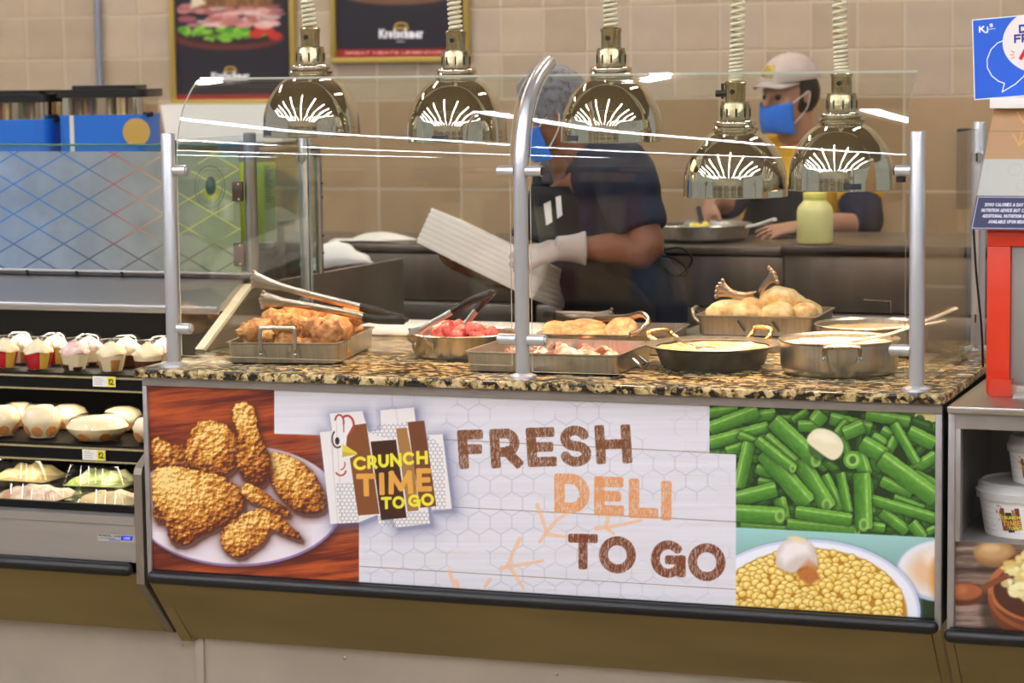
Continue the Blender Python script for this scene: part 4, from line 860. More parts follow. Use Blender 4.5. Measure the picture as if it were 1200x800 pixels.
# corner posts and rear frame
t = thing('case_post', 'grey tube post at the corner of the case glass, with brown hinges', 'post', (-.03, .672, 1.05)); b = MB(); b.lathe([(.0175, 0), (.0175, .405), (.015, .408), (0, .408)], n=20); part('pole', b, STEELV, t)
HB = mat('hinge_brown', '#5c4a42', .4, .5)
for py0, py1, in ((213, 236), (285, 312)):
    za, zb_ = at(276, py0, Y=.64).z-1.05, at(276, py1, Y=.64).z-1.05; b = MB(); b.box((-.044, -.026, zb_), (-.014, -.014, za), bev=.002); h = part('hinge', b, HB, t)
    for zz in (za-.006, zb_+.006): b = MB(); b.ball((-.024, -.027, zz), .003, 8); part('rivet', b, WHITEP, h)
t = thing('case_side_frame', 'rear steel tube frame closing the side of the case, behind the guard', 'frame', (-.03, .9, 1.04))
b = MB(); b.tube(smoothpath([(0, -.19, .365), (0, .17, .365), (0, .205, .345), (0, .214, .30), (0, .214, .0)], 4), .0115, 14); part('bent_tube', b, STEELV, t)
b = MB(); b.box((-.004, -.19, .382), (.004, .16, .386)); part('top_rail', b, GEDGE, t); b = MB(); b.box((-.002, -.21, .03), (.002, .20, .35)); part('pane', b, GLASSG, t)
for z in (.09, .14, .25, .29): b = MB(); b.ball((.011, .214, z-.03), .004, 8); part('rivet', b, DARKGREY, t)
# yellow notice in the case
nx0, nx1 = at(268, 200, Y=.86).x, at(322, 200, Y=.86).x; nz1, nz0 = at(300, 190, Y=.86).z, at(300, 283, Y=.86).z
t = thing('yellow_notice', 'bright yellow-green notice sheet hanging inside the case behind the corner post', 'notice', ((nx0+nx1)/2, .86, nz0)); t.rotation_euler = (0, 0, 0)
sh = Sheet(90, 150, *np.meshgrid(np.linspace(0, 54, 90), np.linspace(93, 0, 150))); sh.C[:] = rgb('#cfdc3a'); sh.poly([(41, 2), (54, 2), (54, 93), (41, 93)], '#a4ab84', .9); 
r = np.random.RandomState(2)
for k in range(18): sh.line([(43, 5+k*2.4), (r.uniform(46, 53), 5+k*2.4)], .6, '#6f7560', .8)
b = MB(); b.box((nx0, .861, nz0), (nx1, .864, nz1)); part('sheet', b, mat('yellow_card', '#c8d63a', .6), t, True); sh.obj('print', lambda u, v: (nx0+(nx1-nx0)*u, 0*u+.8603, nz0+(nz1-nz0)*v), t, INKM, world=True)
# white board and bag at the back, work shelf they stand on
wsh = thing('work_table', 'steel work table behind the refrigerated case', 'table', (-1.05, 1.35, 0)); b = MB(); b.box((-.72, -.42, 1.13), (.62, .47, 1.15), bev=.003); part('table_top', b, KST, wsh)
for sx in (-.68, .58):
    for sy in (-.38, .43): b = MB(); b.tube([(sx, sy, 0), (sx, sy, 1.131)], .018, 10); part('leg', b, KST, wsh)
xa, xb = at(200, 140, Y=3.08).x, at(338, 140, Y=3.08).x; zt_, zb0 = at(260, 122, Y=3.05).z, at(260, 166, Y=3.05).z
b = MB(); b.prism([(xa-.012, 3.02, zt_), (xb, 3.02, zt_-.002), (xb, 3.02, zb0), (xa+.012, 3.02, zb0)], (0, .122, 0)); o = part('towel_dispenser', b, WHITE, smooth=False); tag(o, 'plain white dispenser box on the wall below the sandwich poster', 'dispenser')
# rolled bag
bp_ = at(395, 300, Y=1.55); t = thing('paper_bag', 'crumpled white paper bag lying behind the case end panel', 'bag', (bp_.x, 1.55, 1.037)); r = random.Random(5)
b = MB(); b.ball((0, 0, .0), .1, 40, sc=(1.15, .45, .62)); 
def crump(v): 
    n = noise.noise(v*9)*.03+noise.noise(v*22)*.012; z = max(v.z, -.012)
    return Vector((v.x+n, v.y+n*.5, z*(1.1-.9*max(0, v.x)*4.5)+n*.8 if v.x > 0 else z+n*.6))
b.v = [tuple(crump(Vector(v))) for v in b.v]; part('bag_body', b, WHITE, t, ang=60); b = MB(); b.ball((-.055, -.02, .035), .028, 14, sc=(.8, 1, 1.1)); part('roll', b, mat('kraft', '#c8a892', .7), t)
t.location.z = 1.037
# urns
def urn(px0, px1, py0, Y, label, rz, decal=True):
    a, c = at(px0, py0, Y=Y), at(px1, py0, Y=Y); t = thing('food_bin', label, 'container', ((a.x+c.x)/2, Y+.14, 1.151), rz, 'lidded bins on the work table'); w = (c.x-a.x)/2*.86; H = a.z-1.151
    def rbox(w, d, z0, z1, r=.04):
        p = []
        for cx, cy, a0 in ((w-r, d-r, 0), (-w+r, d-r, 90), (-w+r, -d+r, 180), (w-r, -d+r, 270)): p += [(cx+r*math.cos(R_(a0+q*18)), cy+r*math.sin(R_(a0+q*18)), z0) for q in range(6)]
        b = MB(); b.prism(p, (0, 0, z1-z0)); return b
    part('bin_body', rbox(w, .12, 0, H-.035), CHROME, t); part('blue_band', rbox(w+.003, .123, .05, H-.088), mat('bin_blue', '#1f6fd0', .4), t)
    part('seam_strip', MB().box((-w*.72, -.1245, .05), (-w*.62, -.1235, H-.088)), PALE, t)
    l = rbox(w+.012, .132, H-.036, H-.012, .045); l.add([], []); part('lid', l, BLACKP, t); part('lid_top', rbox(w-.03, .09, H-.013, H, .03), BLACKP, t)
    if decal: b = MB(); b.lathe([(0, 0), (.042, 0), (.042, .003), (0, .003)], n=24); b.xf(Matrix.Translation((w-.018, -.1235, H-.14)) @ Matrix.Rotation(R_(90), 4, 'X')); part('round_decal', b, mat('gold_decal', '#c9a24a', .5), t, label='gold round decal')
    b = MB(); b.tube([(w-.004, -.07, H-.09), (w+.02, -.08, H-.088)], .008, 10); part('tap', b, DARKGREY, t)
urn(50, 154, 101, 1.22, 'larger black-lidded steel bin with blue band, nearest the pipe', R_(14)); urn(-58, 49, 107, 1.22, 'black-lidded steel bin with blue band, cut by the left edge of the photo', R_(8), False)

# ------------------------------------------------------------------ desserts in the case
CLEAR = glassmat('clear_plastic', (.97,.98,.96)); CREAM = mat('cream', '#ecd9b4', .5, bump=.2, bscale=60, sss=.1); WAFER = mat('wafer', '#b5793f', .6, var=.2, vscale=40); REDJ = mat('red_jelly', '#c41f2a', .25, sss=.1); PINE = mat('pineapple', '#e6bb4a', .45); CHOC = mat('chocolate', '#5a2c1b', .5, var=.3, vscale=50); PINKC = mat('speckled_cream', '#f0dcd0', .5, col2='#c98a8a', vscale=60)
def swirl(rb, h, z, seed=0):
    b = MB(); 
    def f(u, v):
        a = 2*math.pi*u; r = rb*(1-v**1.8)*(1+.10*math.sin(a*5+v*6+seed))+.001; return (r*math.cos(a), r*math.sin(a), z+h*v+.003*math.sin(a*3+seed))
    b.grid(f, 26, 9, wrap=True); return b
def parfait(kind, loc, label, rz=0, s=1.):
    t = thing('dessert_cup', label, 'dessert', loc, rz, 'dessert cups in the refrigerated case'); H = .050
    b = MB(); b.lathe([(.027,0),(.030,.003),(.0415,H),(.044,H+.002),(.043,.060),(.038,.078),(.026,.088),(.0,.089)], n=26); part('clear_cup', b, CLEAR, t, ang=50)
    if kind in ('red', 'cream', 'choc', 'wafer'):
        def seg(a0, a1, m, nm, h1=H-.004):
            b = MB(); n = 9; vs = [(0, 0, .003), (0, 0, h1)]; fs = []
            for i in range(n):
                a = R_(a0+(a1-a0)*i/(n-1)); vs += [(.028*math.cos(a), .028*math.sin(a), .003), (.0395*math.cos(a), .0395*math.sin(a), h1)]
            for i in range(n-1): p = 2+2*i; fs += [(p, p+2, p+3, p+1), (0, p+2, p), (1, p+1, p+3)]
            fs += [(0, 2, 3, 1), (0, 1, 2*n+1, 2*n)]; b.add(vs, fs); part(nm, b, m, t)
        if kind == 'red': seg(180, 312, REDJ, 'jelly'); seg(312, 360, PINE, 'fruit'); seg(0, 180, REDJ, 'jelly')
        elif kind == 'cream': seg(0, 360, CREAM, 'pudding'); seg(225, 262, CHOC, 'cake', .018); seg(290, 330, CHOC, 'cake', .012)
        elif kind == 'choc': seg(0, 360, CHOC, 'cake', .034)
        else: seg(0, 360, CREAM, 'pudding'); seg(200, 240, WAFER, 'wafer', .03); seg(300, 340, WAFER, 'wafer', .034)
        if kind == 'choc': b = MB(); b.lathe([(.0375, .034), (.0400, .048), (0, .049)], n=24); part('cream_layer', b, CREAM, t)
    part('cream_top', swirl(.0385, .034, H-.004, loc[0]*50), PINKC if kind == 'cream' else CREAM, t, ang=60)
    return t
def round_dish(loc, label, r=.09, h=.075, rz=0):
    t = thing('pudding_bowl', label, 'dessert', loc, rz, 'banana pudding bowls in the refrigerated case')
    b = MB(); b.lathe([(r*.62,0),(r*.70,.004),(r*.94,h*.45),(r,h*.55),(r*.98,h*.62),(r*.8,h*.9),(r*.6,h),(0,h*1.01)], n=28); part('clear_bowl', b, CLEAR, t, ang=50)
    b = MB(); b.lathe([(r*.60,.004),(r*.9,h*.44),(r*.95,h*.55),(r*.78,h*.80),(r*.4,h*.93),(0,h*.94)], n=28); b.v = [tuple(Vector(v)*(1+.02*noise.noise(Vector(v)*60))) for v in b.v]; part('pudding', b, CREAM, t, ang=60)
    for k in range(7):
        a = 2*math.pi*k/7+.3+loc[0]*9; q = .755*r; b = MB(); b.lathe([(0,0),(.0145,0),(.016,.0015),(.0145,.003),(0,.0035)], n=14)
        b.xf(Matrix.Translation((q*math.cos(a), q*math.sin(a), h*.25)) @ Matrix.Rotation(a, 4, 'Z') @ Matrix.Rotation(math.pi/2+math.atan2(.3*r, .44*h), 4, 'Y')); part('wafer', b, WAFER, t)
    return t
yc = S1Y+.065
def onshelf(px, Y, z): p = at(px, 430, Y=Y); return (p.x, Y, z+.0005)
for px, k, lab in ((5, 'red', 'cup of red jelly and pineapple under cream, cut by the left edge'), (45, 'red', 'cup of red jelly and pineapple under whipped cream, beside the cut one'), (88, 'cream', 'pink-speckled cream dessert cup between the red jelly and the tall white one'), (131, 'wafer', 'white pudding cup with cookie crumbs, above the price tag'), (174, 'choc', 'chocolate layered dessert cup beside the guard post')):
    parfait(k, onshelf(px, yc, z1), lab, random.uniform(-.1, .1))
for px, k, lab in ((26, 'wafer', 'cream cup in the second row behind the first two jelly cups'), (66, 'red', 'jelly cup in the second row behind the pineapple cup'), (106, 'cream', 'speckled cup in the second row right of the pink-speckled cup'), (150, 'choc', 'chocolate cup in the second row next to the tall white cup'), (192, 'cream', 'speckled cup in the second row behind the guard post'), (-20, 'choc', 'chocolate cup at the left end of the second row')):
    parfait(k, onshelf(px, yc+.11, z1), lab, random.uniform(-.3, .3))
y2 = S2Y+.075
for px, r, h, lab in ((-4, .062, .085, 'small banana pudding bowl cut by the left edge'), (47, .055, .092, 'tall round banana pudding cup on the lower shelf'), (112, .086, .068, 'wide banana pudding bowl above the lower price tag'), (174, .048, .07, 'small banana pudding bowl half hidden by the counter')):
    round_dish(onshelf(px, y2, z2), lab, r, h)
for px, lab in ((20, 'pudding bowl at left of the back row on the lower shelf'), (78, 'pudding bowl second in the back row on the lower shelf'), (142, 'pudding bowl third in the back row on the lower shelf')):
    round_dish(onshelf(px, y2+.17, z2), lab, .058, .07)
# clamshell salads on the case floor
SAL = [mat('salad_'+n, a, .5, col2=b_, vscale=28, bump=.5, bscale=50) for n, a, b_ in (('pasta', '#eddcae', '#d9b878'), ('green', '#e9dfb8', '#8aa04a'), ('mixed', '#efe2cb', '#b98a6a'), ('purple', '#cfa89a', '#7a4a55'))]
def clam(x, y, w, d, h, rz, tilt, m, label):
    t = thing('salad_box', label, 'salad box', (x, y, .4955), rz, 'clear salad boxes in the bottom of the case'); t.rotation_euler = (tilt, 0, rz)
    def shell(s, z0, z1, k):
        b = MB(); vs = []; fs = []; n = 20
        for (z, f) in ((z0, 1), (z1, k)):
            for i in range(n):
                a = 2*math.pi*i/n; c, q = math.cos(a), math.sin(a); vs.append((w/2*s*f*math.copysign(abs(c)**.45, c), d/2*s*f*math.copysign(abs(q)**.45, q), z))
        for i in range(n): fs.append((i, (i+1) % n, n+(i+1) % n, n+i))
        fs += [tuple(range(n)), tuple(range(n, 2*n))]; b.add(vs, fs); return b
    part('clear_base', shell(1, h*.5, 0, .88), CLEAR, t); part('clear_lid', shell(1, h*.52, h, .85), CLEAR, t)
    b = MB(); b.grid(lambda u, v: ((u-.5)*w*.86, (v-.5)*d*.86, h*.45+.35*h*(1-(2*u-1)**4)*(1-(2*v-1)**4)*(.8+.5*noise.noise(Vector((u*6+x*9, v*5, 1))))), 22, 14); c = len(b.v)
    b.add([((sx)*w*.43, sy*d*.43, h*.06) for sx, sy in ((-1,-1),(1,-1),(1,1),(-1,1))], [(0,1,2,3)]); part('salad', b, m, t, ang=60)
    b = MB(); vs = []
    for j in range(8): b.box((-w*.36+j*w*.1, -d*.5, h*.08), (-w*.36+j*w*.1+.003, -d*.49, h*.42))
    part('ribs', b, CLEAR, t, kind='stuff'); return t
clam(-.205, .17, .19, .15, .075, .05, 0, SAL[0], 'wide clear box of pale pasta salad, nearest the end panel')
clam(-.43, .18, .22, .16, .078, -.04, 0, SAL[2], 'clear box of mixed salad in the middle of the case floor')
clam(-.67, .18, .20, .16, .08, .03, 0, SAL[1], 'clear box of greenish salad at the left of the case floor')
clam(-.33, .36, .20, .16, .10, .05, 0, SAL[1], 'clear salad box in the second row behind the pasta salad')
clam(-.56, .37, .20, .16, .105, -.05, 0, SAL[0], 'clear salad box in the second row behind the mixed salad')
clam(-.78, .37, .18, .16, .12, 0, 0, SAL[3], 'purple tinted salad box in the second row at left')
clam(-.11, .36, .15, .15, .09, .1, 0, SAL[3], 'small salad box in the second row by the end panel')
# lamps of the case (under the canopy and shelves)
for z, y, w_ in ((.984, .54, 7.), (z1-.027, S1Y+.016, 3.8), (z2-.027, S2Y+.016, 2.2)):
    t = thing('case_lamp', 'slim lamp tube of the refrigerated case, ' + ('under the canopy' if z > .9 else 'under the upper shelf' if z > .7 else 'under the lower shelf'), 'lamp', (-.82, y, z)); b = MB(); b.tube([(-.75, 0, 0), (.75, 0, 0)], .006, 8); part('tube', b, mat('case_tube', '#fff3d8', .5, emit='#ffe9c4', estr=w_), t)
    ld = bpy.data.lights.new('case_light', 'AREA'); ld.energy = w_*1.1; ld.color = (1, .88, .7); ld.shape = 'RECTANGLE'; ld.size = 1.5; ld.size_y = .02; lo = bpy.data.objects.new('case_light', ld); COL.objects.link(lo); lo.parent = t; lo.location = (0, 0, -.008); lo['label'] = 'lamp light'; lo.rotation_euler = (R_(18), 0, 0)
# ------------------------------------------------------------------ pans on the granite
def rrect(w, d, r, z, n=5, dx=0, dy=0):
    p = []
    for cx, cy, a0 in ((w/2-r, d/2-r, 0), (-w/2+r, d/2-r, 90), (-w/2+r, -d/2+r, 180), (w/2-r, -d/2+r, 270)):
        p += [(dx+cx+r*math.cos(R_(a0+90*q/n)), dy+cy+r*math.sin(R_(a0+90*q/n)), z) for q in range(n+1)]
    return p
def ring_stack(b, rings, close_first=True, close_last=True):
    n = len(rings[0]); o = []; fs = []
    for r_ in rings: o += r_
    for j in range(len(rings)-1):
        for i in range(n): fs.append((j*n+i, j*n+(i+1) % n, (j+1)*n+(i+1) % n, (j+1)*n+i))
    if close_first: fs.append(tuple(range(n))[::-1])
    if close_last: fs.append(tuple((len(rings)-1)*n+i for i in range(n)))
    b.add(o, fs); return b
def bail(parent, x0, x1, y, z0, up, out, r=.0045, m=None, name='handle'):
    """flat-wire handle on the face at y, with rivet brackets"""
    b = MB(); P = [(x0, y-.002, z0), (x0, y-out, z0+.012), (x0, y-out, z0+up-.006), (x0+.008, y-out, z0+up), (x1-.008, y-out, z0+up), (x1, y-out, z0+up-.006), (x1, y-out, z0+.012), (x1, y-.002, z0)]
    b.tube(smoothpath(P, 3), r, 8); h = part(name, b, m or PANM, parent)
    for x in (x0, x1):
        b = MB(); b.prism([(x-.004, y-.004, z0+.014), (x+.004, y-.004, z0+.014), (x+.012, y-.004, z0-.012), (x-.012, y-.004, z0-.012)], (0, .005, 0)); b2 = part('bracket', b, m or PANM, h)
        b = MB(); b.ball((x, y-.005, z0-.004), .0042, 8); part('rivet', b, WHITEP if False else STEEL, h)
    return h
def tray(name, label, x, y, rz, w, d, h, z=ZG, m=None, r=.022):
    t = thing(name, label, 'pan', (x, y, z), rz); b = MB()
    ring_stack(b, [rrect(w-.03, d-.03, r, 0), rrect(w-.012, d-.012, r, .004), rrect(w-.006, d-.006, r, h-.003), rrect(w+.006, d+.006, r, h), rrect(w+.006, d+.006, r, h+.0025), rrect(w-.010, d-.010, r, h+.0025), rrect(w-.016, d-.016, r, .008), rrect(w-.04, d-.04, r, .0045)]); part('pan_body', b, m or PANM, t, ang=50); return t
def rpan(name, label, x, y, prof, z=ZG, m=None, rz=0, n=56):
    t = thing(name, label, 'pan', (x, y, z), rz); b = MB(); b.lathe(prof, n=n); part('pan_body', b, m or PANM, t, ang=45); return t
def surface(parent, name, m, w, d, z, bump=.008, rnd=True, freq=22):
    b = MB()
    if rnd: b.grid(lambda u, v: (w*v*math.cos(2*math.pi*u), w*v*math.sin(2*math.pi*u), z+bump*noise.noise(Vector((v*math.cos(2*math.pi*u)*w*freq, v*math.sin(2*math.pi*u)*w*freq, 3)))), 40, 12, wrap=True)
    else: b.grid(lambda u, v: ((u-.5)*w, (v-.5)*d, z+bump*noise.noise(Vector((u*w*freq, v*d*freq, 3)))), 24, 24)
    return part(name, b, m, parent, ang=70)
FRY = [mat('fried_crust', a, .5, col2=c, vscale=55, bump=1., bscale=110) for a, c in (('#a05c26', '#e0a864'), ('#ab6a30', '#ecc07e'), ('#93501f', '#d39350'))]
def lump(pts, rs, amp, fr, seed, n=26, k=18):
    b = MB(); P = smoothpath(pts, 9); R = []
    for i in range(len(P)):
        f = i/(len(P)-1)*(len(rs)-1); a = int(min(f, len(rs)-2)); R.append(rs[a]+(rs[a+1]-rs[a])*(f-a))
    P = [P[0]-(P[1]-P[0]).normalized()*R[0]*.6]+P+[P[-1]+(P[-1]-P[-2]).normalized()*R[-1]*.6]; R = [R[0]*.35]+R+[R[-1]*.35]
    b.tube(P, R, n); vs = []
    for v in b.v:
        v = Vector(v); q = noise.noise_vector(v*fr+Vector((seed*3.1, seed, 0)))+.55*noise.noise_vector(v*fr*2.2+Vector((seed, 0, 9)))+.3*noise.noise_vector(v*fr*4.5+Vector((seed, 5, 9))); vs.append(tuple(v+q*amp))
    b.v = vs; return b
CH = [lump([(-.045,0,0),(-.01,.012,.004),(.03,.0,.0),(.05,-.01,0)], [.014,.023,.020,.010], .0055, 70, 1), lump([(-.04,.02,0),(0,.0,.006),(.01,-.03,0)], [.016,.022,.012], .006, 75, 2),
      lump([(-.05,0,0),(-.01,0,.002),(.02,0,.0),(.06,.004,0)], [.026,.028,.014,.010], .006, 70, 3), lump([(-.03,0,0),(.03,.006,.002)], [.022,.024], .007, 80, 4)]
CHM = [c.mesh('crust', FRY[i % 3], ang=75) for i, c in enumerate(CH)]
def scatter(name, cat, group, labels, meshes, root, W, D, layers, seed, sc=(.85, 1.15), tilt=.5, flat=False, base=.02, dz=.02):
    r = random.Random(seed); M = Matrix.LocRotScale(root.location, root.rotation_euler, None); k = 0
    for L, cnt_ in enumerate(layers):
        for i in range(cnt_):
            g = max(1, round(math.sqrt(cnt_*W/D))); rows = math.ceil(cnt_/g); u = ((i % g)+.5)/g-.5; v = ((i//g)+.5)/rows-.5; s_ = (1-.17*L) if 'chicken' not in name else (.68, .82, .80)[L]
            p = M @ Vector((W*s_*u+r.uniform(-.012, .012), D*s_*v+r.uniform(-.012, .012), base+dz*L+r.uniform(0, .006))); me = meshes[r.randrange(len(meshes))]
            o = bpy.data.objects.new(name, me); COL.objects.link(o); o.location = p; o.rotation_euler = (r.uniform(-tilt, tilt), r.uniform(-tilt, tilt), r.uniform(0, 6.28)) if not flat else (r.uniform(-tilt, tilt), r.uniform(-tilt, tilt), r.uniform(-.5, .5)); q = r.uniform(*sc); o.scale = (q, q, q)
            tag(o, labels[min(L, len(labels)-1)], cat, group); k += 1
# 1 chicken tray at left
rz1 = .17
t1 = tray('chicken_tray', 'rectangular steel tray heaped with fried chicken under the first heat lamp', .2685, .335, rz1, .288, .40, .052)
bail(t1, -.052, .036, -.200, .030, .062, .010, .0052)
scatter('fried_chicken', 'fried chicken', 'fried chicken pieces in the left tray', ['fried chicken piece in the bottom of the left steel tray', 'fried chicken piece in the middle of the heap in the left tray', 'golden fried chicken piece on top of the heap in the left tray'], CHM, t1, .285, .38, (15, 15, 12), 4, (1.0, 1.25), .6, base=.030, dz=.022)
# tongs
COPPER = mat('warm_steel', '#c9b4a0', .25, 1); GRIP = mat('black_grip', '#17120f', .35)
def ribbon(P, ws, th=.0025, side=(0, 0, 1)):
    b = MB(); b.tube(P, [(w, th) for w in ws] if False else [(th, w) for w in ws], 8, up=side); return b
def tongs(label, hinge, a1, a2, grip=.42, wide=.009, m=None):
    """a1, a2: lists of points hinge->tip"""
    t = thing('serving_tongs', label, 'tongs', tuple(hinge)); m = m or COPPER; H = Vector(hinge)
    for A in (a1, a2):
        P = smoothpath([H]+[Vector(p) for p in A], 6); n = len(P); g = int(n*grip)
        b = MB(); b.tube(P[g-1:], [(.0028, wide*(1 if i < (n-g)*.72 else 1+1.3*(i-(n-g)*.72)/((n-g)*.28+1e-6))) for i in range(n-g+1)], 8); part('arm', b, m, t, True)
        b = MB(); b.tube(P[:g+1], [(.0055, wide+.002)]*(g+1), 10); part('grip', b, GRIP, t, True)
        tip = P[-1]; d = (P[-1]-P[-3]).normalized(); b = MB()
        for q in range(5):
            s_ = Vector((0, 0, 1)).cross(d).normalized() if abs(d.z) < .9 else Vector((1, 0, 0)); up_ = d.cross(s_)
            c = tip+up_*((q-2)*wide*1.0)+d*(.006-.003*abs(q-2)); b.ball(c[:], wide*.62, 8, sc=(1,.6,1))
        part('scallop', b, m, t, True, kind='stuff')
    b = MB(); b.tube([H+Vector((0, .012, 0)), H-Vector((0, .012, 0))], .007, 10); part('hinge', b, GRIP, t, True)
    return t
A_ = lambda x, y, Y: tuple(at(x, y, Y=Y))
tongs('long black-gripped tongs lying across the fried chicken', A_(474, 375, .30), [A_(440, 364, .34), A_(402, 355, .36), A_(345, 340, .40), A_(297, 327, .44)], [A_(440, 374, .28), A_(408, 367, .27), A_(352, 357, .25), A_(308, 351, .235)], .38, .0095)
# 2 round pan with red sausage
t2 = rpan('round_pan', 'small round steel pan of red sausage slices with upright wire handles', .672, .428, [(0,0),(.108,0),(.124,.006),(.130,.020),(.1325,.056),(.137,.060),(.1345,.0625),(.1285,.058),(.126,.022),(.118,.010),(0,.006)])
def loop(parent, ang, r0, z, w, up, out, m=None, rr=.004):
    c, s_ = math.cos(ang), math.sin(ang); M = Matrix(((c, -s_, 0, 0), (s_, c, 0, 0), (0, 0, 1, 0), (0, 0, 0, 1)))
    P = [(r0, -w, z), (r0+out*.8, -w, z+up*.5), (r0+out, -w*.8, z+up), (r0+out, w*.8, z+up), (r0+out*.8, w, z+up*.5), (r0, w, z)]; b = MB(); b.tube(smoothpath(P, 4), rr, 8); b.xf(M); h = part('handle', b, m or PANM, parent)
    for q in (-w, w): b = MB(); b.ball((r0+.003, q, z-.004), .0075, 8, sc=(.5,1,1.2)); b.xf(M); part('rivet', b, m or PANM, h)
loop(t2, R_(-118), .131, .040, .034, .022, .024); loop(t2, R_(28), .131, .044, .040, .060, .018)
SAU = mat('sausage', '#a3302a', .35, col2='#d9706a', vscale=70, bump=.3); surface(t2, 'red_sauce', mat('tomato_sauce', '#c9604f', .3, col2='#e8a08a', vscale=25, bump=.3), .120, 0, .046, .004)
b = MB(); b.lathe([(0,-.012),(.018,-.012),(.021,-.008),(.021,.008),(.018,.012),(0,.012)], n=14); sm = b.mesh('sausage', SAU, ang=40)
scatter('sausage_slice', 'sausage', 'sausage slices in the small round pan', ['red sausage slice in the small round pan'], [sm], t2, .16, .14, (9, 5), 6, (.8, 1.15), 1.2, base=.052, dz=.014)
tongs('steel tongs with black grips standing up in the round sausage pan', A_(577, 343, .42), [A_(552, 352, .40), A_(525, 368, .38), A_(505, 379, .37), A_(484, 392, .36)], [A_(567, 353, .44), A_(556, 366, .44), A_(547, 378, .44), A_(536, 391, .44)], .46, .008, STEEL)
# 3 centre rectangular pan, sliced meat
t3 = tray('sliced_meat_pan', 'wide shallow steel pan of sliced meat behind the middle post', .9875, .262, .01, .385, .31, .048)
bail(t3, -.04, .04, -.157, .024, .001, .004, .003) if False else None
b = MB(); b.tube(smoothpath([(.192, -.03, .028), (.212, -.03, .012), (.214, 0, .006), (.212, .03, .012), (.192, .03, .028)], 4), .004, 8); part('handle', b, PANM, t3)
MEAT = [mat('sliced_meat', a, .4, col2=c, vscale=35, bump=.3, bscale=60) for a, c in (('#d24a38', '#f2c8b0'), ('#c9705a', '#f3dcc8'), ('#e0a088', '#f7e8d8'))]
def strip(seed):
    r = random.Random(seed); b = MB(); L, w = .085, .022
    b.grid(lambda u, v: ((u-.5)*L, (v-.5)*w*2*(1-.3*(2*u-1)**2), .009*math.sin(u*9+seed)+.004*math.sin(v*6+seed)+.006*noise.noise(Vector((u*4, v*3, seed)))), 14, 6); n = len(b.v)
    vs = list(b.v); fs = list(b.f); b.add([(x, y, z-.004) for x, y, z in vs], [f[::-1] for f in fs])
    for i in range(13): b.f.append((i, i+1, n+i+1, n+i)); b.f.append((5*14+i, n+5*14+i, n+5*14+i+1, 5*14+i+1)); b.m += [0, 0]
    for j in range(5): b.f.append((j*14, n+j*14, n+(j+1)*14, (j+1)*14)); b.f.append((j*14+13, (j+1)*14+13, n+(j+1)*14+13, n+j*14+13)); b.m += [0, 0]
    return b
sms = [strip(k).mesh('strip', MEAT[k % 3], ang=70) for k in range(4)]
scatter('meat_slice', 'sliced meat', 'sliced meat in the centre pan', ['thin red and white meat slice in the bottom of the centre pan', 'thin red and white meat slice on top in the centre pan'], sms, t3, .25, .24, (12, 9), 9, (.8, 1.15), .35, flat=False, base=.020, dz=.012)
b = MB(); b.box((-.09, -.10, 0), (.02, -.06, .002)); 
# 4 patty tray behind
t4 = tray('patty_tray', 'steel tray of browned patties behind the sliced meat pan', 1.005, .665, .10, .33, .30, .05)
PAT = mat('browned_patty', '#8f5c34', .6, col2='#cf9c6c', vscale=60, bump=.5, bscale=60)
def patty(seed):
    b = MB(); b.lathe([(0,-.006),(.036,-.006),(.043,-.001),(.042,.005),(.034,.009),(0,.011)], n=22); b.v = [tuple(Vector(v)*(1+.09*noise.noise(Vector(v)*30+Vector((seed, 0, 0))))) for v in b.v]; return b.mesh('patty', PAT, ang=60)
pms = [patty(k) for k in range(3)]; r = random.Random(2); Mt = Matrix.LocRotScale(t4.location, t4.rotation_euler, None)
for k, (u, v, w_, rx, ry, lab) in enumerate(((-.13,-.10,.046,.5,.5,'leftmost tilted patty leaning on the tray end'), (-.09,-.08,.052,.3,.4,'second tilted patty from the left in the patty tray'), (-.05,-.11,.050,.15,.0,'flat patty at the front of the patty tray'), (-.06,-.04,.062,.1,.2,'patty lying on the others at the back left of the tray'), (.03,-.10,.056,.75,-.1,'large patty propped up facing the front of the tray'), (.0,-.03,.045,.1,.1,'patty behind the propped up one'), (-.12,.0,.04,0,.2,'patty at the far left of the tray'), (-.02,.06,.035,0,0,'patty at the back of the tray'))):
    o = bpy.data.objects.new('browned_patty', pms[k % 3]); COL.objects.link(o); o.location = Mt @ Vector((u, v, w_)); o.rotation_euler = (rx, ry, r.uniform(0, 6)); o.rotation_euler = (rx, ry, 0); tag(o, lab, 'patty', 'patties in the tray'); o.scale = (1.05, 1.05, 1.05)
tongs('blackened tongs lying over the back rim of the patty tray', A_(640, 369, .78), [A_(665, 369, .77), A_(690, 370, .76), A_(716, 373, .75)], [A_(665, 373, .73), A_(690, 374, .73), A_(715, 377, .73)], .2, .011, mat('dull_dark_steel', '#6d635b', .3, 1))
# serving fork/ladle hook
t = thing('ladle', 'steel ladle with a hooked end lying across the pans left of the fry pan', 'ladle', A_(755, 380, .55)); b = MB(); b.tube(smoothpath([A_(655, 376, .80), A_(700, 373, .72), A_(735, 372, .62), A_(752, 368, .56), A_(760, 376, .52), A_(752, 386, .50), A_(738, 392, .48)], 5), .0055, 8, flat=1.6); part('shaft', b, COPPER, t, True)
# white board behind
b = MB(); b.box((-.27, -.11, 0), (.27, .11, .022), bev=.006); o = part('cutting_board', b, WHITE); pb = at(513, 381, Z=.925); o.location = (pb.x+.04, .93, .9005); tag(o, 'white cutting board at the back edge of the counter behind the round pan', 'board')
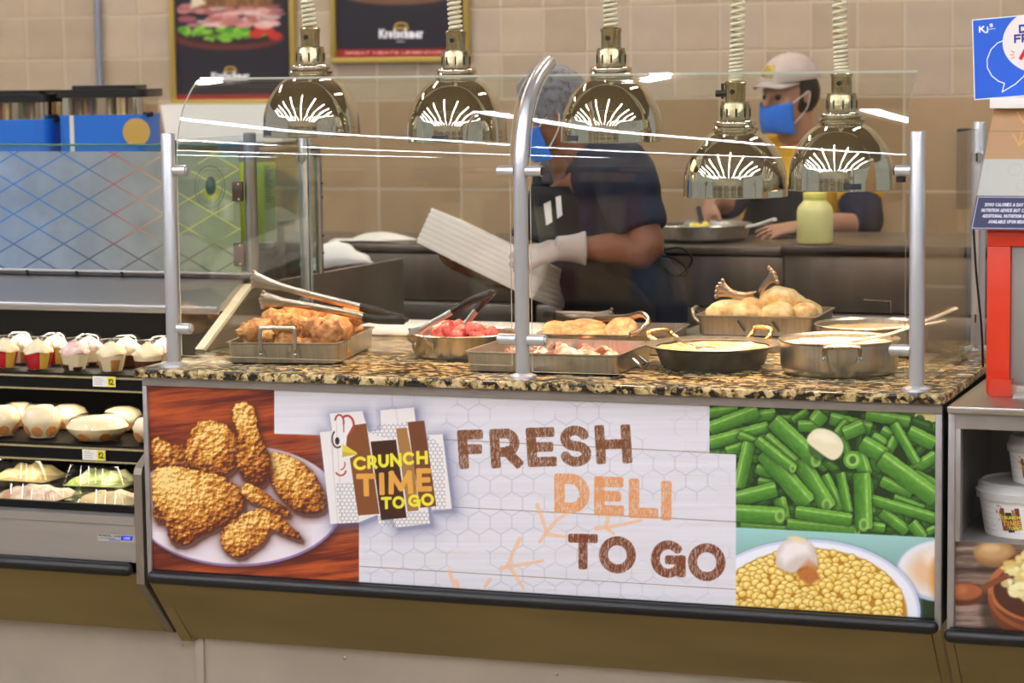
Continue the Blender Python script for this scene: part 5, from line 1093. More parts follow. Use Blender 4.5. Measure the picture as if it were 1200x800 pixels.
# 5 fry pan with soup
t5 = rpan('deep_fry_pan', 'dark round pan with flared bright rim and loop handles, full of creamy stew', 1.346, .352, [(0,0),(.112,0),(.124,.008),(.136,.040),(.140,.048),(.162,.0545),(.1635,.057),(.160,.058),(.138,.052),(.128,.030),(.112,.010),(0,.006)], m=None)
for p_ in t5.children: p_.data.materials[0] = DARKPAN
b = MB(); b.lathe([(.139,.0485),(.162,.0548),(.164,.0572),(.1605,.0588),(.137,.0525)], n=56, closed=True); part('bright_rim', b, PANM, t5, ang=50)
surface(t5, 'creamy_stew', mat('creamy_stew', '#f3e3bb', .3, col2='#e8b95a', vscale=22, bump=.4), .136, 0, .047, .006)
GOLDM = mat('brass_handle', '#c9a46a', .25, 1)
loop(t5, R_(148), .155, .050, .036, .022, .040, GOLDM, .0065); loop(t5, R_(62), .150, .050, .030, .030, .030, GOLDM, .006)
t = thing('spoon', 'steel spoon resting in the creamy stew', 'spoon', A_(800, 402, .35)); b = MB(); b.tube([A_(790, 396, .45), A_(800, 401, .38), A_(820, 407, .33)], [.004, .005, .004], 8, flat=.5); part('shaft', b, COPPER, t, True); b = MB(); b.ball(A_(828, 409, .32), .02, 14, sc=(1.4, 1, .35)); part('bowl', b, COPPER, t, True)
# 6 riser and bun tray
b = MB(); b.box((1.12, .70, ZG), (1.50, 1.045, ZG+.029), bev=.004); o = part('warming_riser', b, DULL); tag(o, 'low steel riser under the potato tray', 'riser')
t6 = tray('potato_tray', 'steel tray with side handle, filled with glowing pale potatoes', 1.345, .885, .04, .315, .27, .052, ZG+.0295)
loop(t6, math.pi, .155, .012, .030, .046, .035, PANM, .0052)
for x in (-.04, .05):
    b = MB(); b.tube([(x-.006, -.137, .042), (x+.002, -.139, .030), (x+.012, -.137, .016)], .0022, 6); part('rivet_bracket', b, DARKGREY, t6)
POT = mat('pale_potato', '#dcba70', .5, col2='#fbeec4', vscale=45, bump=.3, sss=.15); pm = []
for k in range(3): b = MB(); b.ball((0,0,0), .044, 30, sc=(1.2, 1, .72)); b.v = [tuple(Vector(v)*(1+.22*noise.noise(Vector(v)*26+Vector((k*5, 0, 0)))+.06*noise.noise(Vector(v)*80))) for v in b.v]; pm.append(b.mesh('potato', POT, ang=80))
Mt = Matrix.LocRotScale(t6.location, t6.rotation_euler, None); r = random.Random(6)
for k, (u, v, z, s_, lab) in enumerate(((-.10,-.05,.052,1.05,'leftmost pale potato in the tray'), (-.03,-.07,.052,.95,'second pale potato from the left, at the front'), (.04,-.06,.052,1.0,'third pale potato from the left, at the front'), (.10,-.03,.052,.9,'rightmost pale potato in the tray'), (.045,.0,.082,1.1,'large pale potato on top of the heap'), (-.04,.0,.072,.9,'pale potato in the middle of the heap'), (-.09,.06,.05,1.,'pale potato at the back left of the tray'), (.03,.07,.05,1.,'pale potato at the back of the tray'), (.10,.07,.045,.9,'pale potato at the back right of the tray'))):
    o = bpy.data.objects.new('pale_potato', pm[k % 3]); COL.objects.link(o); o.location = Mt @ Vector((u, v, z)); o.rotation_euler = (r.uniform(-.4, .4), r.uniform(-.4, .4), r.uniform(0, 6)); o.scale = (s_, s_, s_); tag(o, lab, 'potato', 'pale potatoes in the tray')
# tongs in the potatoes: two short ends stick out
tongs('tongs stuck into the potatoes with both steel ends pointing up', A_(888, 345, .87), [A_(894, 336, .85), A_(900, 329, .84), A_(906, 322, .83)], [A_(872, 347, .85), A_(858, 344, .84), A_(843, 338, .83)], .08, .011, COPPER)
# 7 round pot
t7 = rpan('round_pot', 'round steel pot of white cream soup at the right front corner', 1.664, .318, [(0,0),(.118,0),(.132,.006),(.138,.020),(.1395,.076),(.144,.080),(.1415,.0825),(.136,.078),(.134,.022),(.118,.008),(0,.006)], m=PANM)
surface(t7, 'cream_soup', mat('cream_soup', '#f7ead2', .25, bump=.2), .134, 0, .070, .003)
P = [(.0,0,0)]
def bail_round(t, a0, a1, r0, z, up, out, m):
    c0 = Vector((r0*math.cos(a0), r0*math.sin(a0), z)); c1 = Vector((r0*math.cos(a1), r0*math.sin(a1), z)); o = Vector((math.cos((a0+a1)/2), math.sin((a0+a1)/2), 0)); b = MB()
    b.tube(smoothpath([c0, c0+o*out*.7+Vector((0,0,up*.8)), c0.lerp(c1, .12)+o*out+Vector((0,0,up)), c0.lerp(c1, .88)+o*out+Vector((0,0,up)), c1+o*out*.7+Vector((0,0,up*.8)), c1], 4), .0048, 8); h = part('handle', b, m, t)
    for c in (c0, c1):
        b = MB(); d = c.normalized(); s_ = Vector((-d.y, d.x, 0)); d.z = 0; q = Vector((c.x, c.y, c.z))*1.0; q += Vector((d.x, d.y, 0))*.0015
        b.prism([q+s_*.004+Vector((0,0,.012)), q-s_*.004+Vector((0,0,.012)), q-s_*.011-Vector((0,0,.016)), q+s_*.011-Vector((0,0,.016))], (d.x*.003, d.y*.003, 0)); part('bracket', b, PANM, h); b = MB(); b.ball((q+Vector((d.x, d.y, 0))*.004-Vector((0,0,.006)))[:], .004, 8); part('rivet', b, STEEL, h)
bail_round(t7, R_(-92), R_(-58), .1395, .055, .022, .018, COPPER)
# 8 pan behind the pot
t8 = rpan('oval_pan', 'wide bright pan of golden sauce behind the cream soup pot', 1.66, .72, [(0,0),(.120,0),(.134,.010),(.140,.070),(.146,.0745),(.144,.077),(.137,.072),(.131,.014),(.12,.006),(0,.005)])
surface(t8, 'golden_sauce', mat('golden_sauce', '#f0cf86', .25, col2='#f8e8c0', vscale=12, bump=.2), .136, 0, .062, .003)
# long pale handles sticking out right
UT = mat('pale_utensil', '#e6dccb', .35)
t = thing('serving_spoon', 'long pale spoon handle sticking out of the cream soup past the right post', 'spoon', A_(1060, 392, .42)); b = MB(); b.tube(smoothpath([A_(985, 400, .34), A_(1040, 392, .40), A_(1085, 376, .52), A_(1121, 361, .60)], 5), [.006]*6+[.0085]*10, 8, flat=.5) if False else b.tube(smoothpath([A_(985, 401, .33), A_(1040, 392, .40), A_(1085, 376, .50), A_(1121, 361, .56)], 5), .0085, 8, flat=.45); part('shaft', b, UT, t, True); b = MB(); b.ball(A_(975, 401, .33), .022, 14, sc=(1.3, 1, .35)); part('spoon_bowl', b, UT, t, True)
t = thing('spatula', 'shorter pale handle below the long spoon handle at right', 'spatula', A_(1070, 388, .55)); b = MB(); b.tube([A_(1030, 386, .64), A_(1075, 382, .62), A_(1109, 376, .62)], .0065, 8, flat=.6); part('shaft', b, UT, t, True)
# thin wire stand behind the pan
t = thing('wire_stand', 'thin bent wire stand behind the bright pan at right', 'stand', A_(1045, 372, .92)); b = MB(); b.tube([A_(1012, 351, .95), A_(1044, 353, .95), A_(1044, 378, .95), A_(1044, 390, .95)], .0012, 6); part('wire', b, COPPER, t, True)
# ------------------------------------------------------------------ people
SKIN1 = mat('brown_skin', '#7d5139', .5, sss=.08, var=.06, vscale=12); SKIN2 = mat('warm_skin', '#ab7c64', .5, sss=.08, var=.06, vscale=12)
NAVY = mat('navy_cloth', '#0e152c', .85, var=.2, vscale=10, bump=.3, bscale=60); APRON = mat('black_apron', '#0b0a0e', .8, var=.2, vscale=8, bump=.3, bscale=50); TROU = mat('black_trousers', '#101015', .85)
YEL = mat('yellow_cloth', '#dba61f', .8, var=.12, vscale=14); MASKB = mat('blue_mask', '#1f6fd8', .75, bump=.2, bscale=50); SHOE = mat('black_shoe', '#141414', .5); HAIR = mat('dark_hair', '#1c1412', .6)
def headmesh(M, b, s=1.):
    """head in local axes: x right, y face, z up; origin at head centre"""
    st = len(b.v)
    b.ball((0, -.012, .018), .090*s, 20, sc=(.86, 1.08, 1.08)); b.ball((0, .022, -.045), .062*s, 16, sc=(.92, 1.0, 1.05)); b.ball((0, .055, -.088), .024*s, 12, sc=(1.1, .9, .8)); b.ball((0, .072, .022), .032*s, 12, sc=(1.6, .6, .6))
    b.tube([(0, .085, .018), (0, .104, -.018), (0, .106, -.026)], [.008, .013, .013], 8); b.ball((0, .088, -.056), .014, 8, sc=(1.7, .8, .6))
    for sx in (-1, 1):
        b.ball((sx*.036, .062, -.022), .024, 10); b.ball((sx*.080, -.005, -.004), .017, 10, sc=(.45, .9, 1.5))
    b.tube([(0, -.018, -.05), (0, -.03, -.15)], [.055, .058], 16); b.xf(M, st)
def hand(b, M, side=1, curl=.6, s=1., grow=0., spread=1.):
    """x: along fingers, y: towards the thumb, z: back of hand; origin at the wrist"""
    st = len(b.v); g = grow
    b.tube([(-.02, 0, 0), (.02, 0, 0), (.05, 0, 0), (.088, 0, -.002)], [(.024+g, .019+g), (.030+g, .017+g), (.038+g, .016+g), (.037+g, .013+g)], 12, up=(0, 0, 1))
    for k, (y, L, sp) in enumerate(((.033, .070, .22), (.011, .078, .05), (-.011, .073, -.12), (-.032, .058, -.30))):
        P = [Vector((.070, y*.85, 0)), Vector((.090, y, 0))]; a = 0; sg = (L*.48, L*.30, L*.26)
        for q in range(3): a += curl*(.55, .85, .6)[q]; P.append(P[-1]+Vector((math.cos(a)*sg[q], sp*spread*sg[q]*.8, -math.sin(a)*sg[q])))
        b.tube(smoothpath(P, 3), [.0088+g]*7+[.0078+g]*5+[.0062+g], 8)
    P = [Vector((.018, .018, -.004)), Vector((.042, .045, -.012)), Vector((.068, .058, -.024-.01*curl)), Vector((.090, .056, -.034-.016*curl))]; b.tube(smoothpath(P, 3), [.013+g]*4+[.0105+g]*5+[.0075+g], 8)
    if side < 0: b.v = b.v[:st]+[(x, -y, z) for x, y, z in b.v[st:]]
    b.v = b.v[:st]+[(x*s, y*s, z*s) for x, y, z in b.v[st:]]; b.xf(M, st)
def frame(o, x, z):
    x = Vector(x).normalized(); z = Vector(z); z = (z-x*z.dot(x)).normalized(); y = z.cross(x); return Matrix(((x.x, y.x, z.x, o[0]), (x.y, y.y, z.y, o[1]), (x.z, y.z, z.z, o[2]), (0, 0, 0, 1)))
V = Vector
def torso(b, P, R, fw): b.tube(smoothpath(P, 4), [R[min(int(i/4), len(R)-2)][0]*(1-(i/4-min(int(i/4), len(R)-2)))+R[min(int(i/4), len(R)-2)+1][0]*(i/4-min(int(i/4), len(R)-2)) if False else (
    R[min(i//4, len(R)-2)][0]+(R[min(i//4, len(R)-2)+1][0]-R[min(i//4, len(R)-2)][0])*(i/4-min(i//4, len(R)-2)), R[min(i//4, len(R)-2)][1]+(R[min(i//4, len(R)-2)+1][1]-R[min(i//4, len(R)-2)][1])*(i/4-min(i//4, len(R)-2))) for i in range((len(P)-1)*4+1)], 22, up=fw)
def skinpart(name, b, m, parent, vox=.009, it=5, label=None):
    b.xf(rootinv(parent)); me = remesh(b, vox, it); me.materials.append(m); return part(name, me, None, parent, label=label)

# --- worker 1: leaning, hair net, foam boxes ------------------------------------------------
w1 = thing('person', 'hair-netted worker in navy tee shirt and black apron, leaning left with white foam boxes', 'person', (.80, 1.55, 0))
hd = at(645, 132, Y=1.44); fw = V((-.86, -.40, -.42)).normalized()
neck = at(668, 190, Y=1.50); chest = at(700, 240, Y=1.53); waist = at(712, 325, Y=1.56); hip = V((waist.x+.045, 1.60, .93)); pel = V((hip.x+.01, 1.62, .84))
across = V((.5, -.86, 0)).normalized()      # towards the near (camera side) shoulder
shN = at(728, 200, Y=1.36); elN = at(757, 290, Y=1.30); wrN = at(664, 291, Y=1.22)
shF = V(chest)+V((-.17, .17, .06)); elF = at(610, 318, Y=1.60); wrF = at(572, 326, Y=1.45)
fwd = V((-.82, -.55, 0)).normalized()
def legs(b, g=0.):
    for s_, f in ((1, V((.02, -.10, 0))), (-1, V((-.03, .10, 0)))):
        a = pel+f; k = V((a.x-.06, a.y-.01, .47)); an = V((k.x+.05, k.y+.01, .085)); b.tube(smoothpath([a, k, an], 4), [.105+g, .098+g, .088+g, .078+g, .068+g, .066+g, .062+g, .054+g, .048+g], 14)
def w1_arm(b, S, E, W, g=0., r0=(.062, .054, .043, .030)):
    b.tube(smoothpath([S, S.lerp(E, .5), E, E.lerp(W, .35), W], 4), [r0[0]+g]*3+[r0[0]*.94+g]*3+[r0[1]+g]*3+[r0[1]*.98+g]*2+[r0[2]+g]*3+[r0[3]*1.15+g]*2+[r0[3]+g], 14)
b = MB(); HM1 = frame((0,0,0), (0,1,0), (0,0,1))
yv = fw; xv = V((yv.y, -yv.x, 0)).normalized(); zv = xv.cross(yv); MH = Matrix(((xv.x, yv.x, zv.x, hd.x), (xv.y, yv.y, zv.y, hd.y), (xv.z, yv.z, zv.z, hd.z), (0,0,0,1)))
headmesh(MH, b); b.tube([hd+V((.02, .01, -.06)), neck, neck.lerp(chest, .5)], [.056, .064, .09], 14)
torso(b, [neck+V((0,0,-.02)), chest, waist, hip, pel], [(.13,.085), (.20,.125), (.19,.13), (.195,.135), (.17,.12)], fwd)
w1_arm(b, shN, elN, wrN); w1_arm(b, shF, elF, wrF); b.tube([chest+V((0,0,.04)), shN], [.10, .075], 12); b.tube([chest+V((0,0,.04)), shF], [.10, .075], 12); legs(b)
hN = frame(wrN, at(622, 300, Y=1.17)-wrN, V((.1, -.6, .9))); hF = frame(wrF, at(535, 312, Y=1.40)-wrF, V((0, -.3, -1)))
hand(b, hN, -1, .35); hand(b, hF, 1, .4)
for f in (V((.02, -.10, 0)), V((-.03, .10, 0))): a = pel+f; q = V((a.x-.01, a.y, .045)); b.tube([q+V((.06, .03, 0)), q+fwd*.08, q+fwd*.19], [(.04, .04), (.045, .035), (.03, .022)], 12)
skinpart('body', b, SKIN1, w1, .006, 4)
b = MB(); torso(b, [neck+V((0,0,-.035)), chest, waist, hip+V((0,0,.02)), hip+V((0,0,-.09))], [(.10,.07), (.215,.142), (.215,.155), (.225,.165), (.222,.162)], fwd)
S = shN.lerp(elN, .80); b.tube(smoothpath([chest+V((0,0,.05)), shN, shN.lerp(elN, .45), S], 4), [.115]*4+[.092]*4+[.086]*3+[.084, .080], 16); S2 = shF.lerp(elF, .7); b.tube([chest+V((0,0,.05)), shF, S2], [.11, .088, .076], 14)
skinpart('tee_shirt', b, NAVY, w1, .010, 5)
b = MB(); legs(b, .022); torso(b, [hip, pel, pel+V((0,0,-.08))], [(.20,.145), (.20,.145), (.18,.13)], fwd); skinpart('trousers', b, TROU, w1, .013, 5)
# apron over the front, with bow at the back
b = MB()
def apf(u, v):
    P_ = [chest+V((-.03,0,.06)), waist, hip, V((hip.x-.02, hip.y-.02, .55))]; f = v*3; k = min(int(f), 2); c = P_[k].lerp(P_[k+1], f-k); rx, ry = ((.13, .165), (.235, .178), (.24, .185), (.25, .20))[k]; rx2, ry2 = ((.13, .165), (.235, .178), (.24, .185), (.25, .20))[k+1]; rx += (rx2-rx)*(f-k); ry += (ry2-ry)*(f-k)
    a = (u-.5)*(2.6 if k == 0 else 3.3); return c+fwd*(ry*math.cos(a))-V((-fwd.y, fwd.x, 0))*(rx*math.sin(a))+V((0,0,0))
b.grid(apf, 26, 22); b.xf(rootinv(w1)); o = part('apron', b, APRON, w1, ang=80); m_ = o.modifiers.new('s', 'SOLIDIFY'); m_.thickness = .004; m_.offset = 1
kt = at(783, 306, Y=1.50)
for dx, up in ((.075, .03), (.06, -.005)): b = MB(); b.tube(smoothpath([kt+V((-.05,0,.02)), kt+V((dx*.5, -.02, up+.012)), kt+V((dx, -.01, up-.025)), kt+V((dx*.4, -.015, -.04)), kt+V((-.03, 0, .0))], 5), .006, 8, flat=.5); part('apron_tie', b, APRON, w1, True)
# hair net, mask, tee reflection patches, gloves
b = MB(); b.ball((0, -.018, .030), .104, 26, sc=(.90, 1.08, 1.02)); st = 0
b.v = [tuple(V(v)*(1+.05*noise.noise(V(v)*30))) for v in b.v]; b.v = [(x, y if y < .060 else .060+(y-.06)*.3, z if z > -.035+.45*max(0, y) else -.035+.45*max(0, y)) for x, y, z in b.v]; b.xf(MH); b.xf(rootinv(w1))
NET = mat('hair_net', '#8f9198', .8, var=.3, vscale=60, alpha=.55); part('hair_net', b, NET, w1)
b = MB(); b.ball((0, -.016, .026), .094, 22, sc=(.92, 1.06, 1.02)); b.v = [(x, y if y < .05 else .05+(y-.05)*.2, z if z > -.03+.4*max(0, y) else -.03+.4*max(0, y)) for x, y, z in b.v]; b.xf(MH); b.xf(rootinv(w1)); part('hair', b, HAIR, w1)
def mask(M, parent, m):
    b = MB(); b.grid(lambda u, v: (.078*math.sin((u-.5)*2.5), .030+.082*math.cos((u-.5)*2.5)*(1-.25*(2*v-1)**2)**.5, -.024-.085*v+.01*abs(2*u-1)*(1-2*v)), 22, 14); b.xf(M); b.xf(rootinv(parent)); o = part('face_mask', b, m, parent, ang=80); q = o.modifiers.new('s', 'SOLIDIFY'); q.thickness = .002; q.offset = 1
    for sx in (-1, 1): b = MB(); b.tube(smoothpath([(sx*.072, .055, -.02), (sx*.082, .02, .0), (sx*.086, -.014, .012), (sx*.082, .0, -.04), (sx*.070, .05, -.085)], 4), .0018, 6); b.xf(M); b.xf(rootinv(parent)); part('ear_loop', b, WHITEP, parent)
mask(MH, w1, MASKB)
GLV = mat('clear_glove', '#e4e0dc', .35, alpha=.5, bump=.5, bscale=40)
for nm, HMx, sd, W, E in (('glove', hN, -1, wrN, elN),):
    b = MB(); hand(b, HMx, sd, .38, 1.0, .0055); d = (E-W).normalized(); b.tube([W-d*.03, W+d*.005, W+d*.035, W+d*.055], [.036, .038, .044, .052], 14); skinpart(nm, b, GLV, w1, .005, 2, 'clear vinyl glove')
pr_ = [at(638, 236, Y=1.30), at(645, 233, Y=1.30), at(646, 260, Y=1.30), at(640, 264, Y=1.30)], [at(651, 229, Y=1.30), at(657, 227, Y=1.30), at(659, 250, Y=1.30), at(652, 256, Y=1.30)]
# --- foam box stack
c0, c1, c2 = at(484, 282, Y=1.34), at(598, 338, Y=1.28), at(503, 242, Y=1.36)
fs_ = thing('foam_box_stack', 'stack of white foam takeout boxes held by the leaning worker', 'foam boxes', tuple(c0)); fs_['kind'] = 'thing'; del fs_['kind']
ux = (c1-c0); L_ = ux.length; ux.normalize(); uz = (c2-c0); uz = (uz-ux*uz.dot(ux)); Hs = uz.length; uz.normalize(); uy = uz.cross(ux); FOAM = mat('white_foam', '#f1ece4', .6, bump=.1, bscale=30)
bpy.data.objects.remove(fs_); N_ = 7
for k in range(N_):
    o_ = c0+uz*(Hs*k/N_); t = thing('foam_box', 'white foam takeout box, %s of the stack held by the leaning worker' % ('bottom one', 'second from the bottom', 'third from the bottom', 'middle one', 'third from the top', 'second from the top', 'top one')[k], 'foam box', tuple(o_), 0, 'foam boxes in the leaning worker\'s hands')
    M = Matrix(((ux.x, uy.x, uz.x, o_.x), (ux.y, uy.y, uz.y, o_.y), (ux.z, uy.z, uz.z, o_.z), (0,0,0,1))); t.rotation_euler = M.to_euler(); b = MB(); h = Hs/N_; L2 = L_*1.22
    ring_stack(b, [[(L2/2+x, .12+y, z) for x, y, z in rrect(L2-.006, .232, .02, 0)], [(L2/2+x, .12+y, z) for x, y, z in rrect(L2, .235, .02, h*.55)], [(L2/2+x, .12+y, z) for x, y, z in rrect(L2, .235, .02, h*.62)], [(L2/2+x, .12+y, z) for x, y, z in rrect(L2-.002, .234, .02, h*.985)]]); part('tray', b, FOAM, t, ang=30)
    b = MB(); b.box((L2*.47, -.001, h*.50), (L2*.53, .008, h*.68), bev=.001); part('latch', b, FOAM, t)

# --- worker 2: cap, blue mask, yellow shirt -------------------------------------------------
w2 = thing('person', 'worker in grey cap, blue mask and yellow shirt stirring a pan behind the lamps', 'person', (1.02, 2.78, 0))
hd = at(925, 112, Y=2.70); yv = V((-.55, -.80, -.10)).normalized(); xv = V((yv.y, -yv.x, 0)).normalized()*1; xv = V((-yv.y, yv.x, 0)).normalized()*-1 if False else V((yv.y, -yv.x, 0)).normalized(); zv = xv.cross(yv)
MH = Matrix(((xv.x, yv.x, zv.x, hd.x), (xv.y, yv.y, zv.y, hd.y), (xv.z, yv.z, zv.z, hd.z), (0,0,0,1)))
neck = at(932, 165, Y=2.76); chest = at(935, 215, Y=2.78); waist = at(935, 285, Y=2.80); hip = V((waist.x, 2.80, .92)); pel = V((waist.x, 2.80, .82)); fwd = V((-.15, -.99, 0)).normalized()
shL = at(872, 190, Y=2.74); elL = at(852, 236, Y=2.56); wrL = at(834, 236, Y=2.40); shR = at(1000, 190, Y=2.72); elR = at(1012, 262, Y=2.58); wrR = at(945, 264, Y=2.40)
b = MB(); headmesh(MH, b); b.tube([hd+V((.01, .02, -.07)), neck, neck.lerp(chest, .4)], [.055, .062, .085], 14)
torso(b, [neck+V((0,0,-.03)), chest, waist, hip, pel], [(.13,.08), (.19,.12), (.175,.12), (.185,.13), (.165,.12)], fwd)
for S, E, W in ((shL, elL, wrL), (shR, elR, wrR)): w1_arm(b, S, E, W, 0, (.052, .045, .038, .028)); b.tube([chest+V((0,0,.05)), S], [.10, .07], 12)
legs(b); hL = frame(wrL, V((-.25, -.35, -.85)), V((-.6, -.6, .3))); hR = frame(wrR, at(893, 272, Y=2.33)-wrR, V((0, -.35, .9))); hand(b, hL, 1, .8, .95); hand(b, hR, -1, .25, 1.0)
for f in (V((.02, -.10, 0)), V((-.03, .10, 0))): a = pel+f; q = V((a.x-.01, a.y, .045)); b.tube([q+V((0, .06, 0)), q+fwd*.08, q+fwd*.19], [(.04, .04), (.045, .035), (.03, .022)], 12)
skinpart('body', b, SKIN2, w2, .006, 4)
b = MB(); torso(b, [neck+V((0,0,-.03)), chest, waist, hip], [(.10,.07), (.205,.135), (.195,.138), (.20,.145)], fwd)
for S, E in ((shL, elL), (shR, elR)): b.tube(smoothpath([chest+V((0,0,.06)), S, S.lerp(E, .66)], 3), [.11, .10, .09, .082, .079, .077, .076], 14)
skinpart('yellow_shirt', b, YEL, w2, .010, 5)
for S, E, W in ((shL, elL, wrL), (shR, elR, wrR)): b = MB(); b.tube(smoothpath([S.lerp(E, .60), S.lerp(E, .82), E, E.lerp(W, .22)], 4), [.074, .073, .072, .071, .070, .069, .068, .066, .063, .060, .058, .056, .052], 14); skinpart('navy_sleeve', b, NAVY, w2, .008, 3, 'navy sleeve below the yellow shirt')
b = MB(); legs(b, .022); torso(b, [hip, pel, pel+V((0,0,-.08))], [(.19,.14), (.19,.14), (.17,.13)], fwd); skinpart('trousers', b, TROU, w2, .013, 5)
b = MB()
def apf2(u, v):
    P_ = [chest+V((-.01,0,.0)), waist, hip, V((hip.x, hip.y-.02, .5))]; f = v*3; k = min(int(f), 2); c = P_[k].lerp(P_[k+1], f-k); T_ = ((.14, .155), (.21, .160), (.215, .168), (.22, .18)); rx = T_[k][0]+(T_[k+1][0]-T_[k][0])*(f-k); ry = T_[k][1]+(T_[k+1][1]-T_[k][1])*(f-k)
    a = (u-.5)*2.9; return c+fwd*(ry*math.cos(a))+V((-fwd.y, fwd.x, 0))*(rx*math.sin(a))
b.grid(apf2, 24, 20); b.xf(rootinv(w2)); o = part('apron', b, APRON, w2, ang=80); m_ = o.modifiers.new('s', 'SOLIDIFY'); m_.thickness = .004; m_.offset = 1
mask(MH, w2, MASKB)
b = MB(); b.ball((0, -.016, .010), .094, 20, sc=(.90, 1.04, .95)); b.v = [(x, min(y, .02), z) for x, y, z in b.v]; b.xf(MH); b.xf(rootinv(w2)); part('hair', b, HAIR, w2)
CAPM = mat('grey_cap', '#b5a79f', .8, var=.06, vscale=20, bump=.2, bscale=80)
b = MB(); b.ball((0, -.010, .045), .104, 26, sc=(.90, 1.06, .92)); b.v = [(x, y, max(z, .052)) for x, y, z in b.v]; b.xf(MH); b.xf(rootinv(w2)); cap_ = part('cap', b, CAPM, w2)
b = MB(); b.grid(lambda u, v: ((u-.5)*.165*(1-.25*v*v), .072+.066*v-.05*(2*u-1)**2*(1-.2*v), .060-.016*(2*u-1)**2-.012*v), 16, 8); b.xf(MH); b.xf(rootinv(w2)); o = part('brim', b, CAPM, cap_, ang=80); q = o.modifiers.new('s', 'SOLIDIFY'); q.thickness = .004
def onball(u, v): a = (u-.5)*.62; e = .30+v*.42; r_ = .1065; return (.90*r_*math.sin(a)*math.cos(e), -.010+1.06*r_*math.cos(a)*math.cos(e), .045+.92*r_*math.sin(e))
b = MB(); b.grid(onball, 10, 8); b.xf(MH); b.xf(rootinv(w2)); part('cap_badge', b, mat('yellow_badge', '#cfae2c', .6, col2='#6a6428', vscale=55), cap_, label='yellow embroidered badge')
b = MB(); b.ball((0, -.010, .1405), .008, 8, sc=(1,1,.5)); b.xf(MH); b.xf(rootinv(w2)); part('cap_button', b, CAPM, cap_)
for wk, M_ in ((w1, None), (w2, MH)):
    if M_:
        for sx in (-1, 1): b = MB(); b.ball((sx*.031, .078, .004), .0105, 10); b.xf(M_); b.xf(rootinv(wk)); part('eye', b, mat('eye_dark', '#1a1210', .2), wk)
# white patches imitating a reflection are placed on the tee cloth by ray
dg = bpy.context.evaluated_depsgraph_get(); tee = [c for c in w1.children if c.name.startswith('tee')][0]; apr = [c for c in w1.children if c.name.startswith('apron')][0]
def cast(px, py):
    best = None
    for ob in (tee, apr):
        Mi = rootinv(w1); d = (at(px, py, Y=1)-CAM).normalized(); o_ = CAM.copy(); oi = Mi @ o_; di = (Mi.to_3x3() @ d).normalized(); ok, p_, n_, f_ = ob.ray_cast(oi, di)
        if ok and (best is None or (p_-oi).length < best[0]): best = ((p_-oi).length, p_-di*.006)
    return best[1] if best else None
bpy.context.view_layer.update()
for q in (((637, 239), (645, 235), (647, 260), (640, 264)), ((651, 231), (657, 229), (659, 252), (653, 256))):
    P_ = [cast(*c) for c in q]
    if all(P_): b = MB(); n_ = (P_[1]-P_[0]).cross(P_[2]-P_[0]).normalized(); b.prism(P_, n_*.002); part('shirt_reflection', b, WHITE, w1, smooth=False, label='small white patch standing in for a reflection on the navy tee shirt')
# spatula in the pan
t = thing('turner', 'dark spatula held upright in the frying pan by the worker in the cap', 'spatula', A_(822, 270, 2.22)); b = MB(); b.tube([wrL+V((-.03,-.05,-.02)), at(823, 262, Y=2.24)], .009, 10); part('grip', b, DARKGREY, t, True); b = MB(); q = at(824, 266, Y=2.22); b.prism([q+V((-.03,0,-.03)), q+V((.03,0,-.03)), q+V((.012,0,.02)), q+V((-.012,0,.02))], (0, .003, 0)); part('blade', b, DULL, t, True)
# --- right unit ---------------------------------------------------------------------------
ru = thing('stainless_counter', 'grey metal side counter with open shelf, printed potato panel and black bumper at right', 'counter', (2.35, .45, 0)); X0, X1 = 1.982, 2.75
b = MB(); b.box((X0, -.035, .8625), (X1, .95, .8785), bev=.003); part('counter_top', b, STEEL, ru, True)
b = MB(); b.box((X0, -.002, .824), (X1, .018, .862), bev=.002); part('front_rail', b, TRIM, ru, True)
b = MB(); b.box((X0-.003, -.004, .36), (X0+.0125, .016, .8615), bev=.002); part('corner_post', b, TRIM, ru, True)
b = MB(); b.box((X0+.010, .0, .5715), (X0+.024, .03, .824), bev=.001); part('inner_stile', b, TRIM, ru, True)
GW = mat('shelf_grey', '#8d8985', .5, .5, var=.08, vscale=4)
for nm, a, c in (('side_wall', (X0, .016, .36), (X0+.008, .90, .8625)), ('shelf_floor', (X0+.008, .02, .560), (X1, .60, .570)), ('back_wall', (X0+.008, .52, .57), (X1, .53, .86)), ('seam_strip', (2.08, .512, .57), (2.083, .52, .86)), ('lower_body', (X0+.008, .02, .36), (X1, .88, .560))):
    b = MB(); b.box(a, c); part(nm, b, GW if nm != 'seam_strip' else DARKGREY, ru, True)
rs = sheet_on_panel(X0+.011, X1, .378, .571, 420, 130); w = (np.arange(130)[:, None].repeat(420, 1), np.arange(420)[None].repeat(130, 0)); x, y = rs.X, rs.Y
n = np.clip((fbm(x*.015, y*.16, 12, 5)-.3)*2.3, 0, 1)[..., None]; rs.C = rgb('#3f2c26')*(1-n)+rgb('#a08878')*n
for cx, cy, rx, ry, c_, a, sf in ((1172, 668, 28, 8, '#2a1a14', .6, 8), (1165, 650, 25, 15.5, '#8a6238', 1, 2.5), (1163, 647, 21, 11, '#c09a68', .9, 9), (1160, 643, 10, 5, '#dbbd8e', .7, 6)): rs.poly(_a(cx, cy, rx, ry, 0, 360, 30), c_, a, sf)
rs.poly(_a(1232, 715, 84, 62, 0, 360, 60), '#20120c', .6, 8); rs.poly(_a(1230, 700, 74, 60, 0, 360, 60), '#6b3518', 1, 1.5); rs.poly(_a(1230, 690, 74, 42, 0, 360, 60), '#a9633a', 1, 1.5); rs.poly(_a(1231, 692, 68, 37, 0, 360, 60), '#4a2412', 1, 2)
r = np.random.RandomState(3)
